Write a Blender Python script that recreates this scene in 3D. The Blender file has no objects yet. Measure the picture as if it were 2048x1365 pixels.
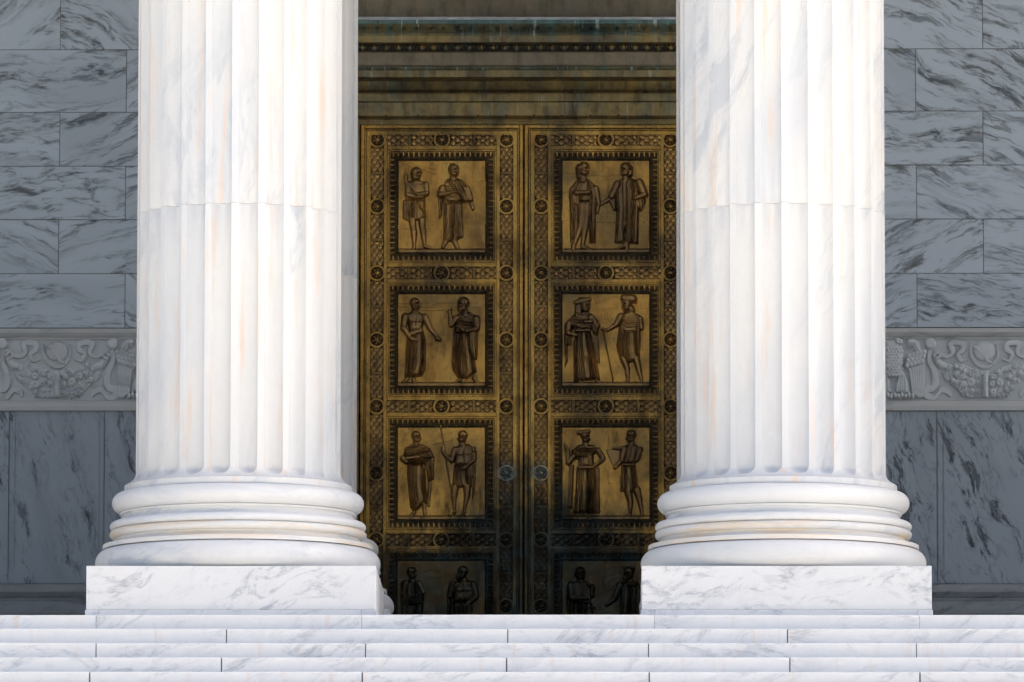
import bpy, math, random
import numpy as np
from math import sin, cos, pi, radians, sqrt
random.seed(7)
scene = bpy.context.scene
C = scene.collection

# ------------------------------------------------------------------ camera
F_PX, CAM_D, CAM_X, CAM_Z, YAW, PITCH, ROLL = 16202.0, 62.9864, 0.7952, -5.1661, 0.012468, 0.117164, 0.001019
IW, IH = 2048.0, 1365.0
fwd = np.array([-sin(YAW)*cos(PITCH), cos(YAW)*cos(PITCH), sin(PITCH)])
rgt = np.array([cos(YAW), sin(YAW), 0.0]); upv = np.cross(rgt, fwd)
r2 = rgt*cos(ROLL) + upv*sin(ROLL); u2 = -rgt*sin(ROLL) + upv*cos(ROLL)
CAM = np.array([CAM_X, -CAM_D, CAM_Z])
def pt(x, y, Y):
    """point of the vertical plane at depth Y that the photograph shows at pixel x, y"""
    d = fwd + r2*(x-IW/2)/F_PX + u2*(IH/2-y)/F_PX
    return CAM + d*((Y+CAM_D)/d[1])
def zz(y, Y, x=1048): return float(pt(x, y, Y)[2])
def xx(x, Y, y=682): return float(pt(x, y, Y)[0])
cd = bpy.data.cameras.new('camera'); cam = bpy.data.objects.new('camera', cd); C.objects.link(cam)
cd.sensor_width = 36.0; cd.sensor_fit = 'HORIZONTAL'; cd.lens = F_PX/IW*36.0
cd.clip_start = 0.5; cd.clip_end = 3000
from mathutils import Matrix, Vector
m3 = Matrix((r2, u2, -fwd)).transposed()
cam.matrix_world = Matrix.Translation(Vector(CAM)) @ m3.to_4x4()
scene.camera = cam

# ------------------------------------------------------------------ light
SUN_EL, SUN_AZ = radians(44), radians(79)          # behind the building and to the right
world = bpy.data.worlds.new('World'); scene.world = world; world.use_nodes = True
wn = world.node_tree.nodes; wl = world.node_tree.links
sky = wn.new('ShaderNodeTexSky'); sky.sky_type = 'NISHITA'; sky.sun_disc = False
sky.sun_elevation = SUN_EL; sky.sun_rotation = SUN_AZ; sky.air_density = 0.8; sky.dust_density = 5.0; sky.ozone_density = 1.8
wl.new(sky.outputs[0], wn['Background'].inputs[0]); wn['Background'].inputs[1].default_value = 0.08
sl = bpy.data.lights.new('sun', 'SUN'); sl.energy = 5.0; sl.angle = radians(0.5); sl.color = (1.0, 0.93, 0.82)
sun = bpy.data.objects.new('sun', sl); C.objects.link(sun)
sdir = Vector((sin(SUN_AZ)*cos(SUN_EL), cos(SUN_AZ)*cos(SUN_EL), sin(SUN_EL)))
sun.rotation_euler = sdir.to_track_quat('Z', 'Y').to_euler(); sun.location = sdir*60
vs = scene.view_settings
vs.view_transform = 'Standard'; vs.look = 'None'; vs.gamma = 1.0; vs.exposure = 1.93; vs.use_curve_mapping = False

# ------------------------------------------------------------------ mesh helpers
class MB:
    def __init__(s): s.v = []; s.f = []
    def box(s, x0, x1, y0, y1, z0, z1, bev=0.0):
        if bev <= 0:
            b = len(s.v)
            s.v += [(x0,y0,z0),(x1,y0,z0),(x1,y1,z0),(x0,y1,z0),(x0,y0,z1),(x1,y0,z1),(x1,y1,z1),(x0,y1,z1)]
            s.f += [(b,b+3,b+2,b+1),(b+4,b+5,b+6,b+7),(b,b+1,b+5,b+4),(b+1,b+2,b+6,b+5),(b+2,b+3,b+7,b+6),(b+3,b,b+4,b+7)]
        else:  # chamfer the four front edges (front is y0)
            c = bev; b = len(s.v)
            s.v += [(x0+c,y0,z0+c),(x1-c,y0,z0+c),(x1-c,y0,z1-c),(x0+c,y0,z1-c),
                    (x0,y0+c,z0),(x1,y0+c,z0),(x1,y0+c,z1),(x0,y0+c,z1),
                    (x0,y1,z0),(x1,y1,z0),(x1,y1,z1),(x0,y1,z1)]
            s.f += [(b,b+1,b+2,b+3)]
            for a in range(4):
                n = (a+1) % 4
                s.f += [(b+n, b+a, b+4+a, b+4+n), (b+4+n, b+4+a, b+8+a, b+8+n)]
            s.f += [(b+11,b+10,b+9,b+8)]
        return s
    def grid(s, rows, close=False):
        """rows: list of equal-length vertex lists"""
        b = len(s.v); n = len(rows[0])
        for r in rows: s.v += [tuple(p) for p in r]
        for i in range(len(rows)-1):
            for j in range(n if close else n-1):
                k = (j+1) % n
                s.f.append((b+i*n+j, b+i*n+k, b+(i+1)*n+k, b+(i+1)*n+j))
        return s
    def fan(s, idx_ring):
        s.f.append(tuple(idx_ring)); return s
    def lathe(s, prof, n=96, cap=True):
        """prof: (r, z) bottom to top round the z axis"""
        b = len(s.v)
        s.grid([[(r*cos(2*pi*j/n), r*sin(2*pi*j/n), z) for j in range(n)] for r, z in prof], True)
        if cap:
            s.f.append(tuple(b+j for j in reversed(range(n))))
            e = b+(len(prof)-1)*n
            s.f.append(tuple(e+j for j in range(n)))
        return s
    def prof_x(s, prof, x0, x1):
        """closed (y, z) profile drawn along x"""
        b = len(s.v); n = len(prof)
        s.v += [(x0,y,z) for y,z in prof] + [(x1,y,z) for y,z in prof]
        for j in range(n):
            k = (j+1) % n; s.f.append((b+j, b+k, b+n+k, b+n+j))
        s.f.append(tuple(b+j for j in reversed(range(n)))); s.f.append(tuple(b+n+j for j in range(n)))
        return s
    def build(s, name, mat, parent=None, loc=None, smooth=0, kind=None):
        me = bpy.data.meshes.new(name)
        v = s.v
        if loc is not None:
            v = [(p[0]-loc[0], p[1]-loc[1], p[2]-loc[2]) for p in v]
        me.from_pydata(v, [], s.f); me.update()
        import bmesh
        bm = bmesh.new(); bm.from_mesh(me); bmesh.ops.recalc_face_normals(bm, faces=bm.faces); bm.to_mesh(me); bm.free()
        return link(name, me, mat, parent, loc, smooth, kind)
def link(name, me, mat, parent=None, loc=None, smooth=0, kind=None):
    if mat is not None and not me.materials: me.materials.append(mat)
    if smooth:
        me.shade_smooth(); me.set_sharp_from_angle(angle=radians(smooth))
    o = bpy.data.objects.new(name, me); C.objects.link(o)
    if loc is not None: o.location = loc
    if parent is not None: o.parent = parent
    if kind: o['kind'] = kind
    return o
def tag(o, label, cat=None, group=None):
    o['label'] = label
    if cat: o['category'] = cat
    if group: o['group'] = group
    return o
def empty(name, loc, label, cat, group=None, kind=None):
    o = bpy.data.objects.new(name, None); C.objects.link(o); o.location = loc; o.empty_display_size = 0.1
    tag(o, label, cat, group)
    if kind: o['kind'] = kind
    return o
def copy_tree(o, parent=None):
    c = o.copy(); C.objects.link(c); c.parent = parent
    for ch in list(o.children): copy_tree(ch, c)
    return c

# ------------------------------------------------------------------ materials
class NT:
    def __init__(s, name):
        s.m = bpy.data.materials.new(name); s.m.use_nodes = True
        s.t = s.m.node_tree; s.n = s.t.nodes; s.b = s.n['Principled BSDF']
    def new(s, t, **kw):
        n = s.n.new(t)
        for k, v in kw.items(): setattr(n, k, v)
        return n
    def put(s, sock, v):
        if hasattr(v, 'is_output'): s.t.links.new(v, sock)
        elif isinstance(v, (tuple, list)) and len(v) == 3 and sock.type == 'RGBA': sock.default_value = (*v, 1)
        else: sock.default_value = v
    def math(s, op, a, b=0.0, c=0.0, clamp=False):
        n = s.new('ShaderNodeMath', operation=op, use_clamp=clamp)
        s.put(n.inputs[0], a); s.put(n.inputs[1], b); s.put(n.inputs[2], c); return n.outputs[0]
    def vmath(s, op, a, b=(0,0,0)):
        n = s.new('ShaderNodeVectorMath', operation=op); s.put(n.inputs[0], a)
        if op == 'SCALE': s.put(n.inputs[3], b)
        else: s.put(n.inputs[1], b)
        return n.outputs[0]
    def noise(s, vec, scale, detail=4.0, rough=0.5, dist=0.0, color=False):
        n = s.new('ShaderNodeTexNoise'); s.put(n.inputs['Vector'], vec)
        n.inputs['Scale'].default_value = scale; n.inputs['Detail'].default_value = detail
        n.inputs['Roughness'].default_value = rough; n.inputs['Distortion'].default_value = dist
        return n.outputs['Color' if color else 0]
    def step(s, v, a, b, lo=0.0, hi=1.0):
        n = s.new('ShaderNodeMapRange', interpolation_type='SMOOTHSTEP')
        s.put(n.inputs['Value'], v)
        for k, q in (('From Min', a), ('From Max', b), ('To Min', lo), ('To Max', hi)): n.inputs[k].default_value = q
        return n.outputs[0]
    def mix(s, f, a, b, typ='MIX'):
        n = s.new('ShaderNodeMix', data_type='RGBA', blend_type=typ)
        s.put(n.inputs['Factor'], f); s.put(n.inputs['A'], a); s.put(n.inputs['B'], b); return n.outputs['Result']
    def xyz(s, v):
        n = s.new('ShaderNodeSeparateXYZ'); s.put(n.inputs[0], v); return n.outputs
    def comb(s, x, y, z):
        n = s.new('ShaderNodeCombineXYZ')
        for i, q in enumerate((x, y, z)): s.put(n.inputs[i], q)
        return n.outputs[0]
    def bump(s, h, strength, dist):
        n = s.new('ShaderNodeBump'); s.put(n.inputs['Height'], h)
        n.inputs['Strength'].default_value = strength; n.inputs['Distance'].default_value = dist
        s.put(s.b.inputs['Normal'], n.outputs[0])

def marble(name, base=(0.78,0.775,0.765), vein=(0.2,0.22,0.24), ang=0.3, var=0.6, stretch=5.0, scale=2.2,
           amount=1.0, thin=0.5, dens=0.0, cloud=0.15, cloudcol=(0.55,0.58,0.62), warm=0.0, rough=0.45, twocol=None, ochre=0.0):
    t = NT(name)
    tc = t.new('ShaderNodeTexCoord').outputs['Object']
    rnd = t.new('ShaderNodeObjectInfo').outputs['Random']
    off = t.comb(t.math('MULTIPLY', rnd, 41.0), t.math('MULTIPLY', rnd, 17.3), t.math('MULTIPLY', rnd, 73.7))
    p0 = t.vmath('ADD', tc, off)
    # a lazy warp, then turned in the plane of the face and drawn out along the vein direction
    w = t.vmath('SUBTRACT', t.noise(p0, 1.3, 3, 0.5, color=True), (0.5,0.5,0.5))
    p1 = t.vmath('ADD', p0, t.vmath('SCALE', w, 0.35))
    rot = t.new('ShaderNodeVectorRotate', rotation_type='Y_AXIS'); t.put(rot.inputs['Vector'], p1)
    a = t.math('ADD', t.math('MULTIPLY', t.math('SUBTRACT', t.math('FRACT', t.math('MULTIPLY', rnd, 7.31)), 0.5), 2*var), ang)
    t.put(rot.inputs['Angle'], a)
    st = t.vmath('MULTIPLY', rot.outputs[0], (1.0/stretch, 0.45, 1.0))
    n1 = t.noise(st, scale*3.2, 10, 0.70, 0.3)
    cl = t.noise(t.vmath('ADD', st, (5.2,1.7,9.1)), scale*1.15, 3, 0.5)
    clus = t.step(cl, 0.43-dens, 0.66-dens)
    fleck = t.math('MULTIPLY', t.step(n1, 0.525, 0.60), clus)
    n2 = t.noise(t.vmath('ADD', st, (1.1,7.7,3.3)), scale*1.9, 9, 0.62, 0.4)
    ridge = t.math('SUBTRACT', 1.0, t.math('MULTIPLY', t.math('ABSOLUTE', t.math('SUBTRACT', n2, 0.5)), 17.0), clamp=True)
    ridge = t.math('MULTIPLY', t.math('POWER', ridge, 1.8), t.step(cl, 0.38-dens, 0.62-dens))
    brk = t.step(t.noise(st, scale*9.0, 4, 0.6), 0.35, 0.6)
    ridge = t.math('MULTIPLY', ridge, brk)
    fac = t.math('ADD', t.math('MULTIPLY', fleck, amount), t.math('MULTIPLY', ridge, thin), clamp=True)
    cld = t.math('MULTIPLY', t.step(t.noise(st, scale*0.8, 4, 0.5), 0.42, 0.7), cloud)
    col = t.mix(cld, base, cloudcol)
    gr = t.noise(p0, 9.0, 6, 0.7)
    col = t.mix(t.math('MULTIPLY', t.step(gr, 0.4, 0.75), 0.10), col, (0.5,0.5,0.5))
    fine = t.noise(p0, 70.0, 3, 0.6)
    col = t.mix(t.math('MULTIPLY', t.step(fine, 0.5, 0.8), 0.16), col, (0.45,0.44,0.43))
    vc = vein
    if twocol:
        vc = t.mix(t.step(t.noise(p0, 3.0, 2), 0.42, 0.6), vein, twocol)
    col = t.mix(fac, col, vc)
    if warm > 0:
        geo = t.vmath('ADD', tc, off)
        ws = t.noise(t.vmath('MULTIPLY', geo, (7.0,7.0,0.55)), 1.6, 4, 0.55, 0.2)
        wf = t.math('MULTIPLY', t.step(ws, 0.55, 0.76), warm)
        col = t.mix(wf, col, (0.74,0.50,0.32))
    if ochre > 0:     # ochre bands running round the mouldings
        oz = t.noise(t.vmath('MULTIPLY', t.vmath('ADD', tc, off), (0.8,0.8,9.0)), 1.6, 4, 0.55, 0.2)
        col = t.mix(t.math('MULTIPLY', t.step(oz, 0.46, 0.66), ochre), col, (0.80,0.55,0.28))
    t.put(t.b.inputs['Base Color'], col)
    t.put(t.b.inputs['Roughness'], rough); t.b.inputs['Specular IOR Level'].default_value = 0.35
    t.bump(gr, 0.12, 0.004)
    return t.m

M = {}
M['column'] = marble('white_column_marble', (0.70,0.69,0.675), (0.36,0.41,0.48), ang=1.25, var=0.25, stretch=5.0, scale=1.5,
                     amount=0.42, thin=0.3, cloud=0.5, cloudcol=(0.52,0.555,0.61), warm=0.5, rough=0.5)
M['base'] = marble('white_base_marble', (0.74,0.73,0.715), (0.40,0.45,0.52), ang=0.12, var=0.25, stretch=6.0, scale=1.1,
                   amount=0.45, thin=0.3, cloud=0.3, cloudcol=(0.64,0.68,0.74), warm=0.10, rough=0.45)
M['ochre_banded'] = marble('ochre_banded_base_marble', (0.74,0.725,0.70), (0.40,0.44,0.50), ang=0.05, var=0.1, stretch=6.0, scale=1.1,
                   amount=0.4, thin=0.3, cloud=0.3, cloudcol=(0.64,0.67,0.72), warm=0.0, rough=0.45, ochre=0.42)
M['plinth'] = marble('white_plinth_marble', (0.79,0.78,0.765), (0.36,0.38,0.42), ang=0.35, var=0.4, stretch=2.6, scale=2.6,
                     amount=0.22, thin=0.7, cloud=0.12, cloudcol=(0.66,0.68,0.72), warm=0.05, rough=0.5)
M['step'] = marble('white_step_marble', (0.84,0.825,0.80), (0.36,0.38,0.42), ang=0.3, var=0.5, stretch=3.6, scale=2.6,
                   amount=0.28, thin=0.55, cloud=0.15, cloudcol=(0.64,0.67,0.71), warm=0.30, rough=0.6)
M['wall'] = marble('grey_veined_wall_marble', (0.44,0.515,0.60), (0.085,0.105,0.125), ang=-0.05, var=0.6, stretch=5.5, scale=3.1, dens=0.07,
                   amount=0.75, thin=0.9, cloud=0.5, cloudcol=(0.31,0.365,0.43), rough=0.4, twocol=(0.12,0.13,0.135))
M['dado'] = marble('dark_flecked_dado_marble', (0.33,0.385,0.445), (0.05,0.063,0.076), ang=-1.25, var=0.12, stretch=3.2, scale=3.8, dens=0.05,
                   amount=0.8, thin=0.45, cloud=0.5, cloudcol=(0.24,0.28,0.325), rough=0.4)
M['moulding'] = marble('grey_moulding_marble', (0.45,0.475,0.49), (0.17,0.175,0.175), ang=0.06, var=0.06, stretch=9.0, scale=1.2,
                       amount=0.5, thin=0.4, cloud=0.4, cloudcol=(0.48,0.48,0.47), rough=0.45)
M['base_dark'] = marble('dark_base_marble', (0.22,0.245,0.27), (0.06,0.07,0.08), ang=0.25, var=0.1, stretch=5.0, scale=2.0, dens=0.05,
                      amount=0.6, thin=0.6, cloud=0.5, cloudcol=(0.15,0.17,0.19), rough=0.4)
M['carved'] = marble('carved_frieze_marble', (0.54,0.585,0.625), (0.27,0.29,0.31), ang=0.1, var=0.3, stretch=4.0, scale=1.6,
                     amount=0.5, thin=0.3, cloud=0.5, cloudcol=(0.48,0.50,0.51), rough=0.5)
def simple(name, col, rough=0.7, metal=0.0, nscale=4.0, var=0.12):
    t = NT(name)
    tc = t.new('ShaderNodeTexCoord').outputs['Object']
    n = t.noise(tc, nscale, 6, 0.6)
    dark = tuple(c*(1-var*2.2) for c in col)
    t.put(t.b.inputs['Base Color'], t.mix(t.step(n, 0.3, 0.75), col, dark))
    t.b.inputs['Roughness'].default_value = rough; t.b.inputs['Metallic'].default_value = metal
    t.bump(n, 0.1, 0.01)
    return t.m
M['joint'] = simple('grey_mortar', (0.16,0.15,0.14), 0.9)
M['plaza'] = simple('pale_plaza_paving', (0.66,0.62,0.55), 0.8, nscale=0.6, var=0.06)
M['lawn'] = simple('lawn_green', (0.06,0.10,0.03), 0.95, nscale=0.3)
M['floor'] = simple('grey_porch_floor_stone', (0.30,0.29,0.28), 0.7, nscale=1.5, var=0.08)  # unseen floor, kept dark so less light bounces up the wall
M['stone'] = simple('plain_building_marble', (0.72,0.71,0.69), 0.6, nscale=0.5, var=0.05)

def bronze(name, gold, dark, dirt=0.5, teal=0.0, stain=False, rough=0.42, metal=0.9, brown=(0.10,0.066,0.028)):
    t = NT(name)
    pos = t.new('ShaderNodeNewGeometry').outputs['Position']
    n1 = t.noise(pos, 1.6, 6, 0.62, 0.3)
    n2 = t.noise(t.vmath('MULTIPLY', pos, (3.2,3.2,1.0)), 3.0, 8, 0.65)
    n3 = t.noise(pos, 26.0, 5, 0.7)
    col = t.mix(t.step(n1, 0.36, 0.66), gold, brown)
    col = t.mix(t.math('MULTIPLY', t.step(n2, 0.47, 0.72), dirt), col, dark)
    col = t.mix(t.math('MULTIPLY', t.step(n3, 0.45, 0.75), 0.35), col, dark)
    if teal > 0:
        streak = t.noise(t.vmath('MULTIPLY', pos, (9.0,3.0,1.1)), 1.5, 7, 0.65)
        tf = t.math('MULTIPLY', t.step(streak, 0.48, 0.68), teal)
        col = t.mix(tf, col, (0.10,0.22,0.21))
        chalk = t.noise(t.vmath('MULTIPLY', pos, (22.0,5.0,1.6)), 1.2, 5, 0.6)
        col = t.mix(t.math('MULTIPLY', t.step(chalk, 0.60, 0.68), min(1.0, teal*1.2)), col, (0.42,0.46,0.46))
    mt = metal
    if stain:
        # the blackened, green-tinged lower part of the leaves, higher along the meeting stiles where hands push
        p = t.xyz(pos)
        edge = t.math('ADD', t.math('MULTIPLY', t.math('ABSOLUTE', t.math('SUBTRACT', p[0], XC)), -0.55), Z_STAIN+0.45)
        edge = t.math('MAXIMUM', edge, Z_STAIN-0.08)
        hgt = t.math('ADD', t.math('SUBTRACT', edge, p[2]), t.math('MULTIPLY', t.math('SUBTRACT', n2, 0.5), 1.1))
        sf = t.step(hgt, -0.25, 0.30)
        green = t.mix(t.step(t.noise(pos, 5.0, 6, 0.7), 0.42, 0.66), (0.012,0.014,0.013), (0.025,0.045,0.047))
        col = t.mix(t.math('MULTIPLY', sf, 0.88), col, green)
        # patches of green corrosion round the two knob rosettes
        for kx, kz in KNOBS:
            dx = t.math('SUBTRACT', p[0], kx); dz = t.math('SUBTRACT', p[2], kz)
            d = t.math('SQRT', t.math('ADD', t.math('MULTIPLY', dx, dx), t.math('MULTIPLY', t.math('MULTIPLY', dz, dz), 0.7)))
            k = t.step(t.math('ADD', d, t.math('MULTIPLY', t.math('SUBTRACT', n3, 0.5), 0.22)), 0.030, 0.105, 1.0, 0.0)
            col = t.mix(t.math('MULTIPLY', k, 0.6), col, (0.15,0.20,0.21))
    t.put(t.b.inputs['Base Color'], col)
    t.b.inputs['Metallic'].default_value = metal
    t.put(t.b.inputs['Roughness'], t.step(n2, 0.3, 0.75, rough-0.08, rough+0.16))
    t.bump(n3, 0.18, 0.004)
    return t.m

# ------------------------------------------------------------------ main sizes
S, RD, R = 4.2595, 3.9557, 0.80          # column spacing, row spacing, shaft radius
HP, ZP = 1.1108, 0.3826                  # half plinth, plinth top
YW, YD = 8.0, 8.6                        # wall face, door-leaf face
FLOOR, NOSE = -0.022, -1.44              # porch floor and its front edge
GROUND = -6.80
XC = xx(1047.5, YD)
PD = 1.0/(xx(1548, YD)-xx(548, YD))*1000  # px per metre on the door plane
def dpx(px): return XC + (px-1047.5)/PD
def dz(py): return zz(py, YD)
Z_STAIN = dz(1045)
KNOBS = [(dpx(1014.5), dz(945)), (dpx(1080.5), dz(945))]
M['bronze'] = bronze('old_gold_bronze', (0.55,0.305,0.072), (0.03,0.022,0.014), 0.55, stain=True, rough=0.29, brown=(0.13,0.083,0.036))
M['relief'] = bronze('relief_field_bronze', (0.60,0.325,0.078), (0.05,0.033,0.016), 0.5, stain=True, rough=0.33, brown=(0.22,0.135,0.05))
M['figure'] = bronze('dark_figure_bronze', (0.38,0.23,0.085), (0.045,0.036,0.028), 0.5, stain=True, brown=(0.16,0.105,0.058), rough=0.34)
M['strip'] = bronze('brown_strip_bronze', (0.38,0.225,0.075), (0.03,0.024,0.018), 0.65, stain=True, brown=(0.14,0.09,0.045), rough=0.33)
M['black_bronze'] = bronze('blackened_shade_bronze', (0.07,0.048,0.022), (0.012,0.010,0.008), 0.6, stain=True, rough=0.4, brown=(0.035,0.026,0.015))  # black patina; its darkness also paints shade into the sunk grooves
M['teal'] = bronze('teal_corroded_bronze', (0.12,0.17,0.165), (0.03,0.04,0.04), 0.4, teal=1.0, rough=0.55, metal=0.4, brown=(0.06,0.14,0.14))
M['frame'] = bronze('weathered_frame_bronze', (0.32,0.235,0.095), (0.045,0.045,0.042), 0.65, teal=0.3, rough=0.5, brown=(0.13,0.11,0.075))
M['verdigris'] = bronze('verdigris_bronze', (0.26,0.22,0.11), (0.03,0.036,0.034), 0.6, teal=0.8, rough=0.55, metal=0.6, brown=(0.05,0.08,0.075))
M['grime'] = bronze('grey_brown_bronze', (0.27,0.225,0.155), (0.11,0.095,0.075), 0.6, teal=0.12, rough=0.55, metal=0.6, brown=(0.20,0.17,0.125))
M['lead'] = simple('lead_flashing', (0.45,0.47,0.49), 0.5, 0.4, 8.0, 0.2)
M['near_black'] = simple('black_recess_bronze', (0.016,0.014,0.012), 0.6, 0.5, 6.0, 0.2)  # plain near-black for egg bed, rivets, threshold and backing

# ------------------------------------------------------------------ setting: ground, stairs, building shell
o = MB().box(-400, 400, -900, 200, GROUND-1.0, GROUND-0.02).build('ground', M['lawn'], kind='structure')
o['label'] = 'green lawn ground far beyond the paved plaza'
o = MB().box(-60, 60, -95, -1.0, GROUND-0.5, GROUND).build('plaza', M['plaza'], kind='structure')
o['label'] = 'pale stone plaza at the foot of the steps'

stairs = empty('marble_steps', (0, NOSE, FLOOR), 'broad flight of white marble steps below the columns', None, None, 'structure')
RISE, TREAD = 0.1365, 0.36
ROWJ = [[192,723.5,1309,1839], [453,1015.5,1575], [192,731,1297,1833], [443,1013,1580], [179,724.5,1298.5,1840]]
NST = int(round((FLOOR-GROUND)/RISE))
RISE_ALL = (FLOOR-GROUND)/NST
def worn_block(x0, x1, y0, y1, z0, z1):
    """a step stone whose nosing is rounded and a little chipped"""
    n = 26; rows = []
    for i in range(n+1):
        x = x0+(x1-x0)*i/n
        if 0 < i < n: x += random.uniform(-0.3, 0.3)*(x1-x0)/n
        c = random.uniform(0.007, 0.011)
        if random.random() < 0.10: c += random.uniform(0.003, 0.012)
        if i in (0, n): c += random.uniform(0.0, 0.010)
        e = random.uniform(-0.0012, 0.0012)
        rows.append([(x,y1,z0),(x,y0+e,z0),(x,y0+e,z1-c),(x,y0+e+c*0.3,z1-c*0.3),(x,y0+e+c,z1),(x,y1,z1)])
    m = MB(); m.grid(rows, True); k = len(rows[0]); e = n*k
    m.f.append(tuple(range(k))); m.f.append(tuple(reversed(range(e, e+k))))
    return m
ysteps = 7
for k in range(ysteps):
    y0 = NOSE-TREAD*k; z1 = FLOOR-RISE*k; z0 = z1-RISE-0.012
    if k < 5: js = [float(pt(j, 1243+28.3*k, y0)[0]) for j in ROWJ[k]]
    else: js = [float(pt(j, 1243, y0)[0]) for j in ROWJ[k % 2]]
    step = js[1]-js[0]
    while js[0] > -7.4: js.insert(0, js[0]-2.2)
    while js[-1] < 7.4: js.append(js[-1]+2.2)
    g = 0.0016 if k == 0 else 0.0048
    for a, b in zip(js[:-1], js[1:]):
        dy = random.uniform(-0.003, 0.003); w = g*random.uniform(0.7, 1.2)
        c = ((a+b)/2, y0, z1)
        back = TREAD+0.06 if k else 1.2
        worn_block(a+w, b-w, y0+dy, y0+back, z0, z1+random.uniform(-0.0015,0.0015)).build('step_block', M['step'], stairs)
# keep the blocks' local origins at their own centres so that no two show the same veins
for ch in stairs.children:
    me = ch.data
    co = np.array([v.co for v in me.vertices]); cc = co.mean(0)
    for v in me.vertices: v.co -= Vector(cc)
    ch.location = Vector(cc) - stairs.location
# dark bed behind the joints, the porch floor, and the lower flight in plain rows
mk = MB()
for k in range(ysteps):
    y0 = NOSE-TREAD*k+0.02; z1 = FLOOR-RISE*k-0.004
    mk.box(-7.3, 7.3, y0, y0+0.02, z1-RISE-0.02, z1)
o = mk.build('mortar_bed', M['joint'], stairs); o.location = -stairs.location
lo = MB()
z1 = FLOOR-RISE*ysteps; y0 = NOSE-TREAD*ysteps
n = int(math.ceil((z1-GROUND)/RISE)); rr = (z1-GROUND)/n
for k in range(n):
    lo.box(-16, 16, y0-TREAD*k, y0-TREAD*(k-1)+0.05, GROUND-0.1 if k == n-1 else z1-rr*(k+1)-0.05, z1-rr*k)
o = lo.build('lower_flight', M['step'], stairs); o.location = -stairs.location
o = MB().box(-16, 16, NOSE+1.19, YW+1.5, -0.6, FLOOR-0.002).build('porch_floor', M['floor'], kind='structure')
o['label'] = 'grey stone floor of the portico behind the top step'

ZCAP = 13.2
o = MB().box(-22, 22, -1.3, 1.2, ZCAP+1.2, ZCAP+3.6).box(-22, 22, 1.2, YW+1.0, ZCAP+1.6, ZCAP+3.4).build('portico_roof', M['stone'])
tag(o, 'white marble entablature and ceiling carried by the columns above the photograph', 'roof')
mb = MB()
mb.box(-40, 40, YW+1.7, 60, GROUND, ZCAP+5)
mb.box(-40, -6.3, YW+0.06, YW+1.6, -0.7, ZCAP+1.55).box(6.3, 40, YW+0.06, YW+1.6, -0.7, ZCAP+1.55)
mb.box(-6.25, 6.25, YW+0.06, YW+1.6, zz(-60, YW), ZCAP+1.55)
mb.box(-40, -16.1, -1.0, YW, GROUND, 6).box(16.1, 40, -1.0, YW, GROUND, 6)
o = mb.build('courthouse_building', M['stone'])
tag(o, 'white marble building body behind the portico wall', 'building')

# ------------------------------------------------------------------ columns
NF = 24
def fluted(z0, z1, zend=None, top_bev=0.003):
    """one drum of the shaft; zend: height at which the flutes end in round bottoms"""
    m = MB(); per = 2*pi/NF; w0 = per*0.5*0.76; U = [-1,-0.96,-0.85,-0.66,-0.42,-0.15,0.15,0.42,0.66,0.85,0.96,1]
    def row(z, w, dr=0.0, R0=R):
        r = []
        for i in range(NF):
            a0 = (i+0.5)*per
            r.append((R0*cos(a0-per/2)-dr*cos(a0-per/2), (R0-dr)*sin(a0-per/2), z))
            for u in U:
                a = a0+u*w
                d = 0.95*R*w*sqrt(max(0.0, 1-u*u))
                rr = R0-dr-d
                r.append((rr*cos(a), rr*sin(a), z))
        return r
    rows = []
    if zend is not None:
        wl_ = R*w0
        flare = lambda z: R+(0.8877-R)*max(0.0, 1-(z-z0)/0.105)**2.4
        for q in range(5):
            z = z0+(zend-z0)*q/5.0
            rows.append(row(z, 1e-5, 0.0, flare(z)))
        for q in range(0, 14):
            h = wl_*(1-cos(q/13.0*pi/2)); z = zend+h*0.95
            rows.append(row(z, w0*sqrt(max(1e-7, 1-(1-h/wl_)**2)), 0.0, flare(z)))
        za = zend+wl_*0.95
    else:
        rows.append(row(z0, w0, 0.0025)); rows.append(row(z0+top_bev, w0)); za = z0+top_bev
    for q in range(1, 7): rows.append(row(za+(z1-top_bev-za)*q/6, w0))
    rows.append(row(z1, w0, 0.0025))
    m.grid(rows, True)
    n = len(rows[0]); e = (len(rows)-1)*n
    m.f.append(tuple(reversed(range(n)))); m.f.append(tuple(range(e, e+n)))
    return m
def arc(r0, z0, r1, z1, bulge, n=10):
    """half-round from (r0,z0) up to (r1,z1), bulging outwards (or inwards if negative)"""
    out = []
    for i in range(n+1):
        t = i/n; a = pi*t
        out.append((r0+(r1-r0)*t+bulge*sin(a), z0+(z1-z0)*(1-cos(a))/2))
    return out
ZJ = zz(405, -R, 476)
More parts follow.
